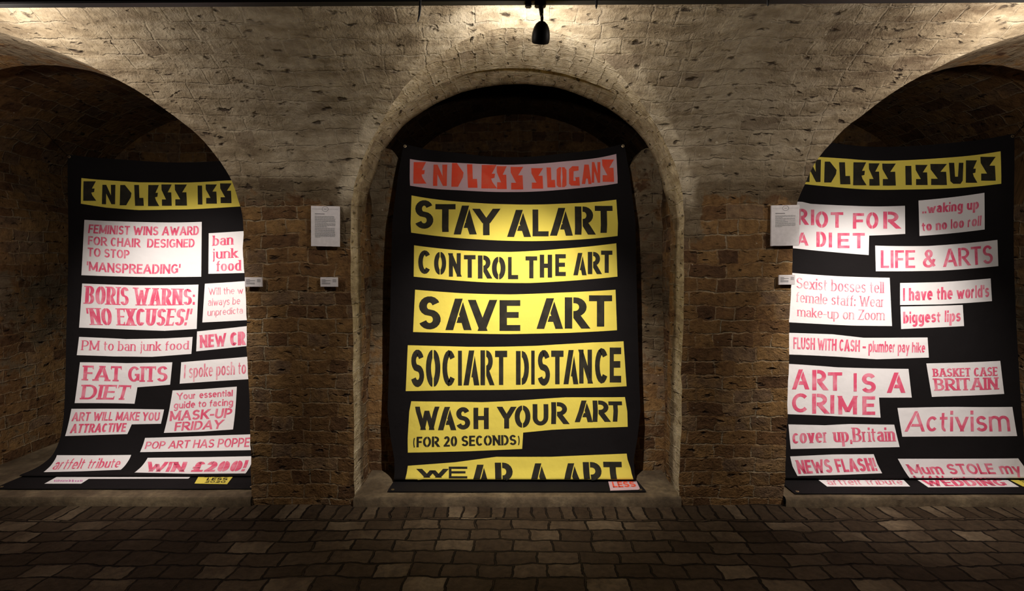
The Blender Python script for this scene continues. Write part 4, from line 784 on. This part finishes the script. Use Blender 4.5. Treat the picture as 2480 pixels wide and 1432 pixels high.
  ('headline_patch','white_cotton',[(-0.0335,2.4532),(0.4214,2.4534),(0.9291,2.4506),(0.963,2.5045),(0.9811,2.5502),(0.9809,2.6319),(0.4965,2.6326),(0.0588,2.6325),(0.0038,2.5317)],[('line','Mum STOLE my','sansbold',[(0.0258,2.493),(0.0541,2.5635),(0.9179,2.484),(0.9368,2.5611)]),('boxes','blackbox',[('M',[(0.0674,2.5735),(0.0674,2.6335),(0.1499,2.5735),(0.1499,2.6335)]),('A',[(0.1653,2.5735),(0.1653,2.6335),(0.2323,2.5735),(0.2323,2.6335)]),('N',[(0.2478,2.5735),(0.2478,2.6335),(0.3045,2.5735),(0.3045,2.6335)]),('a',[(0.3715,2.5735),(0.3715,2.6335),(0.4334,2.5735),(0.4334,2.6335)]),('t',[(0.4488,2.5735),(0.4488,2.6335),(0.4901,2.5736),(0.4901,2.6336)]),('m',[(0.5519,2.5736),(0.5519,2.6336),(0.6447,2.5736),(0.6447,2.6336)]),('y',[(0.6602,2.5736),(0.6602,2.6336),(0.722,2.5737),(0.722,2.6337)])])]),
  ('headline_patch','white_cotton',[(0.1118,2.7471),(0.8322,2.7474),(0.7894,2.8777),(0.0842,2.8838)],[('line','WEDDING','sansbold',[(0.1401,2.756),(0.0894,2.8673),(0.7912,2.7518),(0.7249,2.8591)])]),
  ('artist_tag','yellow_cotton',[(0.8478,2.7474),(1.143,2.7476),(1.0966,2.8799),(0.8264,2.8715)],[('line','ENDU','tag',[(0.9153,2.7518),(0.9118,2.7825),(1.1275,2.752),(1.117,2.7827)]),('line','LESS','tag',[(0.9071,2.7912),(0.9039,2.8255),(1.1016,2.7913),(1.0914,2.8256)])]),
 ],
}

# ================================================================ the three banners
def wtab(c, v): return lerp_table(c['width'], v)
def drape(name, c, polys, lift, mat, parent):
    """flat polygons given on the cloth (un, v) are cut finely and laid on it, lift metres above"""
    bm = bmesh.new()
    for p in polys:
        vs = [bm.verts.new((q[0], q[1], 0)) for q in p]
        try: bm.faces.new(vs)
        except ValueError: pass
    bm.normal_update()
    bmesh.ops.triangulate(bm, faces=bm.faces[:])
    us = [v.co.x for v in bm.verts]; vsn = [v.co.y for v in bm.verts]
    def cuts(lo, hi, step, axis):
        k = math.ceil(lo/step)
        while k*step < hi:
            bmesh.ops.bisect_plane(bm, geom=bm.verts[:]+bm.edges[:]+bm.faces[:], plane_co=(k*step, 0, 0) if axis == 0 else (0, k*step, 0),
                                   plane_no=(1, 0, 0) if axis == 0 else (0, 1, 0), dist=1e-6)
            k += 1
    cuts(min(us), max(us), .05, 0)
    lo, hi = min(vsn), max(vsn); br = c['len']-.85
    if lo < br: cuts(lo, min(hi, br), .05, 1)
    if hi > br: cuts(max(lo, br), hi, .0125, 1)
    for v in bm.verts:
        p = cloth_point(c, v.co.x, v.co.y); n = cloth_normal(c, v.co.x, v.co.y)
        v.co = Vector(p)+Vector(n)*lift
    bmesh.ops.recalc_face_normals(bm, faces=bm.faces[:])
    me = bm_mesh(name, bm); 
    o = bpy.data.objects.new(name, me); COL.objects.link(o); me.materials.append(mat)
    me.polygons.foreach_set('use_smooth', [True]*len(me.polygons))
    if parent:
        o.parent = parent
    return o
def quad_map(pts):
    """pts: TL BL TR BR [mid top, mid bottom] on the cloth -> function (s, t)"""
    TL, BL, TR, BR = pts[:4]
    if len(pts) == 6: mt, mb = pts[4], pts[5]
    else: mt = mb = None
    def side(a, b, m, s):
        x, y = a[0]+(b[0]-a[0])*s, a[1]+(b[1]-a[1])*s
        if m:
            sm = (m[0]-a[0])/(b[0]-a[0]); ym = a[1]+(b[1]-a[1])*sm
            y += (m[1]-ym)*s*(1-s)/max(sm*(1-sm), .05)
        return x, y
    def f(s, t):
        T = side(TL, TR, mt, s); B = side(BL, BR, mb, s)
        return (B[0]+(T[0]-B[0])*t, B[1]+(T[1]-B[1])*t)
    return f
def dist_on(c, a, b):
    h = wtab(c, a[1]); return math.hypot((a[0]-b[0])*h, a[1]-b[1])
def chamber_wall(k, x, z, y):
    """nearest soffit point straight outwards from the niche centre"""
    cx, r = NICHES[k]; dx, dz = x-cx, z-ZS
    a = math.atan2(dz/RZ, dx/r); h1, h2 = step_heights(k, ZS+RZ*math.sin(a))
    return (cx+(r+h1+h2-.01)*math.cos(a), y+.02, ZS+(RZ+h1+h2-.01)*math.sin(a))
def build_banner(k, label):
    c = CLOTH[k]
    root = empty('banner', (c['x'], 3.45, SILL)); tag(root, label, 'banner', 'appliqué slogan banners in the niches')
    inv = Vector((-c['x'], -3.45, -SILL))
    made = []
    cl = drape('cloth', c, [[(-1, 0), (1, 0), (1, c['len']), (-1, c['len'])]], 0, M['black_cotton'], root); made.append(cl)
    cl['label'] = 'black cloth ground'
    for name, mat, poly, items in BANNERS[k]:
        pn = drape(name, c, [poly], .0022, M[mat], root); made.append(pn)
        nm = {'yellow_cotton': 'yellow patch', 'white_cotton': 'white patch', 'pink_cotton': 'pale pink patch'}[mat]
        pn['label'] = nm
        for it in items:
            by = {}
            if it[0] == 'line':
                _, txt, style, pts = it
                f = quad_map(pts)
                wd = dist_on(c, f(0, .5), f(1, .5)); ht = .5*(dist_on(c, f(.1, 0), f(.1, 1))+dist_on(c, f(.9, 0), f(.9, 1)))
                # straight height of the letters, not along a lean
                for p in text_polys(txt, style, wd/ht): by.setdefault(STYLES[style]['paint'], []).append([f(*q) for q in p])
            else:
                _, style, boxes = it
                for ch, pts in boxes:
                    f = quad_map(pts)
                    if style.startswith('block'):
                        pt = 'red_paint' if style == 'blockred' else 'black_paint'
                        for p in BLOCK[ch]: by.setdefault(pt, []).append([f(*q) for q in p])
                    elif style == 'smudge':
                        rr = random.Random(int(pts[0][0]*1e4)); s = 0
                        while s < .95:
                            w = rr.uniform(.05, .11)
                            by.setdefault('smudge_paint', []).append([f(s, 0), f(s+w*.7, rr.uniform(0, .2)), f(s+w*.7, rr.uniform(.7, 1)), f(s+.01, rr.uniform(.6, 1))]); s += w
                    else:
                        wd = dist_on(c, f(0, .5), f(1, .5)); ht = dist_on(c, f(.5, 0), f(.5, 1)); st = STYLES[style]
                        for p in glyph(ch, wd/ht, st):
                            by.setdefault(st['paint'], []).append([f(q[0]*ht/wd, q[1]) for q in p])
            for paint, polys in by.items():
                o = drape('lettering', c, polys, .0034, M[paint], pn)
    # brass eyelets in the corners, cords from the top pair to the soffit
    for un, v, top in ((-.985, .018, 1), (.985, .018, 1), (-.965, c['len']-.03, 0), (.965, c['len']-.03, 0)):
        p = Vector(cloth_point(c, un, v)); n = Vector(cloth_normal(c, un, v))
        bm = bmesh.new()
        q = n.to_track_quat('Z', 'Y').to_matrix()
        prof = [(.0045, 0), (.0050, .0028), (.0085, .0034), (.0115, .0022), (.0120, 0)]
        R4 = q.to_4x4(); R4.translation = p+n*.0012
        bm_lathe(bm, prof, 20, R4)
        made.append(link('eyelet', bm_mesh('eyelet', bm), M['brass'], root))
        if top:
            w = chamber_wall(k, p.x, p.z, p.y)
            bm = bmesh.new(); bm_tube(bm, [p+n*.003, p*.5+Vector(w)*.5-Vector((0, 0, .004)), w], .0022, 8)
            made.append(link('hanging_cord', bm_mesh('hanging_cord', bm), M['metal_black'], root))
    for o in made: o.matrix_parent_inverse.translation = inv
    return root
build_banner('left', 'black banner headed ENDLESS ISSUES with FEMINIST WINS AWARD patch, in left niche')
build_banner('centre', 'black banner headed ENDLESS SLOGANS with yellow strips, in the middle niche')
build_banner('right', 'black banner headed ENDLESS ISSUES with RIOT FOR A DIET patch, in right niche')

# ================================================================ notices on the piers
def flat_rects(name, rects, y, mat, parent):
    bm = bmesh.new()
    for x0, x1, z0, z1 in rects:
        bm_box(bm, ((x0+x1)/2, y, (z0+z1)/2), (x1-x0, .0008, z1-z0))
    return link(name, bm_mesh(name, bm), mat, parent, False)
def notice(x, z, w, h, tilt, label, cat, big, lines=0, seed=0):
    r = random.Random(seed)
    o = empty('information_sheet' if big else 'caption_card', (x, D-.021, z)); o.rotation_euler = (0, tilt, 0)
    tag(o, label, cat, 'information sheets on the piers' if big else 'caption cards on the piers')
    bm = bmesh.new(); bm_box(bm, (0, 0, 0), (w, .012, h), bevel=.0012)
    link('board', bm_mesh('board', bm), M['board'], o)
    y = -.0066
    rects = []
    if big:
        t = h/2
        flat_rects('heading', [(-w*.36, -w*.02, t-h*.205, t-h*.193)], y, M['ink_dark'], o)
        lh = h*.0225; zz = t-h*.25; para = 0
        for i in range(lines):
            x1 = w*.36*r.uniform(.93, 1.0); xx = -w*.36
            if r.random() < .16: x1 = w*r.uniform(-.2, .2)
            while xx < x1-.004:
                l = min(r.uniform(.006, .02), x1-xx); rects.append((xx, xx+l, zz-lh*.36, zz)); xx += l+.0022
            zz -= lh
        flat_rects('text_block', rects, y, M['ink'], o)
        # round emblem with a rule through it
        bm = bmesh.new(); pr = []
        R = w*.105
        pts = [(R*math.cos(a*math.pi/16), y, t-h*.075+R*.8*math.sin(a*math.pi/16)) for a in range(33)]
        for p, q in zip(pts, pts[1:]):
            d = Vector(q)-Vector(p); nn = Vector((-d.z, 0, d.x)).normalized()*.0012
            vv = [bm.verts.new(Vector(p)-nn), bm.verts.new(Vector(q)-nn), bm.verts.new(Vector(q)+nn), bm.verts.new(Vector(p)+nn)]
            bm.faces.new(vv)
        for xa, xb in ((-w*.46, -R), (R, w*.46)): bm_box(bm, ((xa+xb)/2, y, t-h*.075), (xb-xa, .0006, .0008))
        bm_box(bm, (0, y, t-h*.07), (R*1.1, .0006, .0016)); bm_box(bm, (0, y, t-h*.085), (R*.7, .0006, .0014))
        link('emblem', bm_mesh('emblem', bm), M['ink'], o, False)
    else:
        for i in range(5):
            zz = h*.28-i*h*.11
            for a, b in (((-w*.42, w*.08),) if i not in (0, 1, 2) else ((-w*.42, w*.10 if i == 1 else -w*.2), (w*.22, w*.42))):
                rects.append((a, b, zz-h*.045, zz))
        flat_rects('text_block', rects, y, M['ink'], o)
    return o
S_ = D/FPX                                     # metres per pixel on the pier face, near enough for paper sizes
notice(-1.245, 1.880, .190, .268, .02, 'tall white notice sheet with long text block on left pier', 'notice', True, 24, 3)
notice(1.822, 1.885, .188, .270, -.02, 'tall white notice sheet with short text block on right pier', 'notice', True, 13, 9)
notice(-1.735, 1.508, .116, .064, .005, 'small white caption card at the left edge of the left pier', 'caption card', False)
notice(-1.228, 1.508, .116, .064, .005, 'small white caption card below the notice on the left pier', 'caption card', False)
notice(1.845, 1.523, .108, .066, -.01, 'small white caption card below the notice on the right pier', 'caption card', False)

# ================================================================ lighting track, spotlights, cable ties
def track_z(x): return 2.819+.0050*x
TY = 2.30
bm = bmesh.new()
for sx in range(1):
    rot = Vector((1, 0, .0050)).to_track_quat('X', 'Z').to_matrix()
    bm_box(bm, (0, TY, track_z(0)+.02), (XR-XL-.1, .045, .040), rot, .004)
    bm_box(bm, (0, TY-.026, track_z(0)+.034), (XR-XL-.1, .008, .006), rot)
track = link('lighting_track', bm_mesh('lighting_track', bm), M['metal_black'])
tag(track, 'black lighting track running along the top of the vault', 'lighting track')
def vault_z_at(y): return float(np.interp(D-y, _y, _z))
for x in (-4.2, -1.4, 1.4, 4.2):
    bm = bmesh.new(); bm_tube(bm, [(x, TY, track_z(x)+.038), (x, TY, vault_z_at(TY)+.02)], .006, 10)
    bm_lathe(bm, [(.001, vault_z_at(TY)-.012), (.03, vault_z_at(TY)-.012), (.03, vault_z_at(TY)+.02)], 20, __import__('mathutils').Matrix.Translation((x, TY, 0)))
    link('drop_rod', bm_mesh('drop_rod', bm), M['metal_black'], track)
def spotlight(k, mouth, aim, label):
    mouth = Vector(mouth); aim = Vector(aim); d = (aim-mouth).normalized()
    tz = track_z(mouth.x)
    root = empty('spotlight', (mouth.x, TY, tz)); tag(root, label, 'spotlight', 'track spotlights')
    inv = Vector((-mouth.x, -TY, -tz)); made = []
    side = Vector((0, 0, 1)).cross(d).normalized(); up = d.cross(side)
    Mx = __import__('mathutils').Matrix((side, up, -d)).transposed().to_4x4(); Mx.translation = mouth   # local z points back from the mouth
    bm = bmesh.new()
    K = 1.12
    prof = [(.0315, .004), (.0335, 0), (.0355, .003), (.0370, .018), (.0355, .036), (.031, .054), (.023, .068), (.012, .077), (.001, .080)]
    inner = [(.0315, .004), (.032, .02), (.028, .042), (.020, .056), (.001, .06)]
    bm_lathe(bm, [(a*K, b*K) for a, b in prof], 40, Mx); bm_lathe(bm, [(a*K, b*K) for a, b in inner[::-1]], 40, Mx)
    made.append(link('lamp_shade', bm_mesh('lamp_shade', bm), M['metal_black'], root))
    bm = bmesh.new(); bm_lathe(bm, [(.001, .016), (.020, .016), (.023, .021), (.012, .042), (.001, .044)], 28, Mx)
    made.append(link('bulb', bm_mesh('bulb', bm), M['glow'], root))
    back = mouth-d*.086
    bm = bmesh.new(); bm_tube(bm, [back+d*.010, back-d*.004+Vector((0, 0, .012)), (back.x, (back.y+TY)/2, back.z*.6+tz*.4), (back.x, TY, tz-.022), (back.x, TY, tz-.012)], [.0065, .0070, .0085, .0115, .017], 14)
    made.append(link('stem', bm_mesh('stem', bm), M['metal_black'], root))
    bm = bmesh.new(); bm_box(bm, (mouth.x, TY, tz-.009), (.052, .036, .016), None, .004); bm_box(bm, (mouth.x-.055, TY, tz-.010), (.030, .030, .018), None, .004)
    made.append(link('track_adapter', bm_mesh('track_adapter', bm), M['metal_black'], root))
    for o in made: o.matrix_parent_inverse.translation = inv
    rot = d.to_track_quat('-Z', 'Y').to_euler()
    L = bpy.data.lights.new('beam', 'SPOT'); L.energy = BEAM_W; L.color = LAMP_RGB; L.spot_size = math.radians(70); L.spot_blend = 1.0; L.shadow_soft_size = .018
    a = bpy.data.objects.new('beam', L); COL.objects.link(a); a.location = mouth+d*.002; a.rotation_euler = rot; a.parent = root; a.matrix_parent_inverse.translation = inv
    L = bpy.data.lights.new('spill', 'AREA'); L.shape = 'DISK'; L.size = .056; L.energy = SPILL_W; L.color = LAMP_RGB
    P_ = bpy.data.lights.new('bulb_tip', 'POINT'); P_.energy = BULB_W; P_.color = LAMP_RGB; P_.shadow_soft_size = .02
    a = bpy.data.objects.new('bulb_tip', P_); COL.objects.link(a); a.location = mouth+d*.024; a.parent = root; a.matrix_parent_inverse.translation = inv
    a = bpy.data.objects.new('spill', L); COL.objects.link(a); a.location = mouth+d*.003; a.rotation_euler = rot; a.parent = root; a.matrix_parent_inverse.translation = inv
LB = {'left': 'black bell spotlight on the track at the left niche', 'centre': 'black bell-shaped spotlight hanging from the track above the middle arch', 'right': 'black bell spotlight on the track at the right niche'}
for k_, m_, a_ in LAMPS: spotlight(k_, m_, a_, LB[k_])
for x, ln, lean, lab in ((-.418, .094, -.012, 'long black cable tie hanging from the track left of the lamp'), (.384, .040, .0, 'short black cable tie hanging from the track right of the lamp'),
                         (1.165, .032, .0, 'black cable tie stub on the track above the right pier')):
    z = track_z(x)
    bm = bmesh.new(); bm_tube(bm, [(x, TY-.024, z+.02), (x, TY-.026, z-ln*.3), (x+lean*.4, TY-.024, z-ln*.7), (x+lean, TY-.025, z-ln)], [.006, .0062, .005, .0022], 8)
    bm_tube(bm, [(x, TY-.026, z-.002), (x, TY-.026, z+.04)], .007, 8)
    tag(link('cable_tie', bm_mesh('cable_tie', bm), M['metal_black']), lab, 'cable tie', 'cable ties on the track')
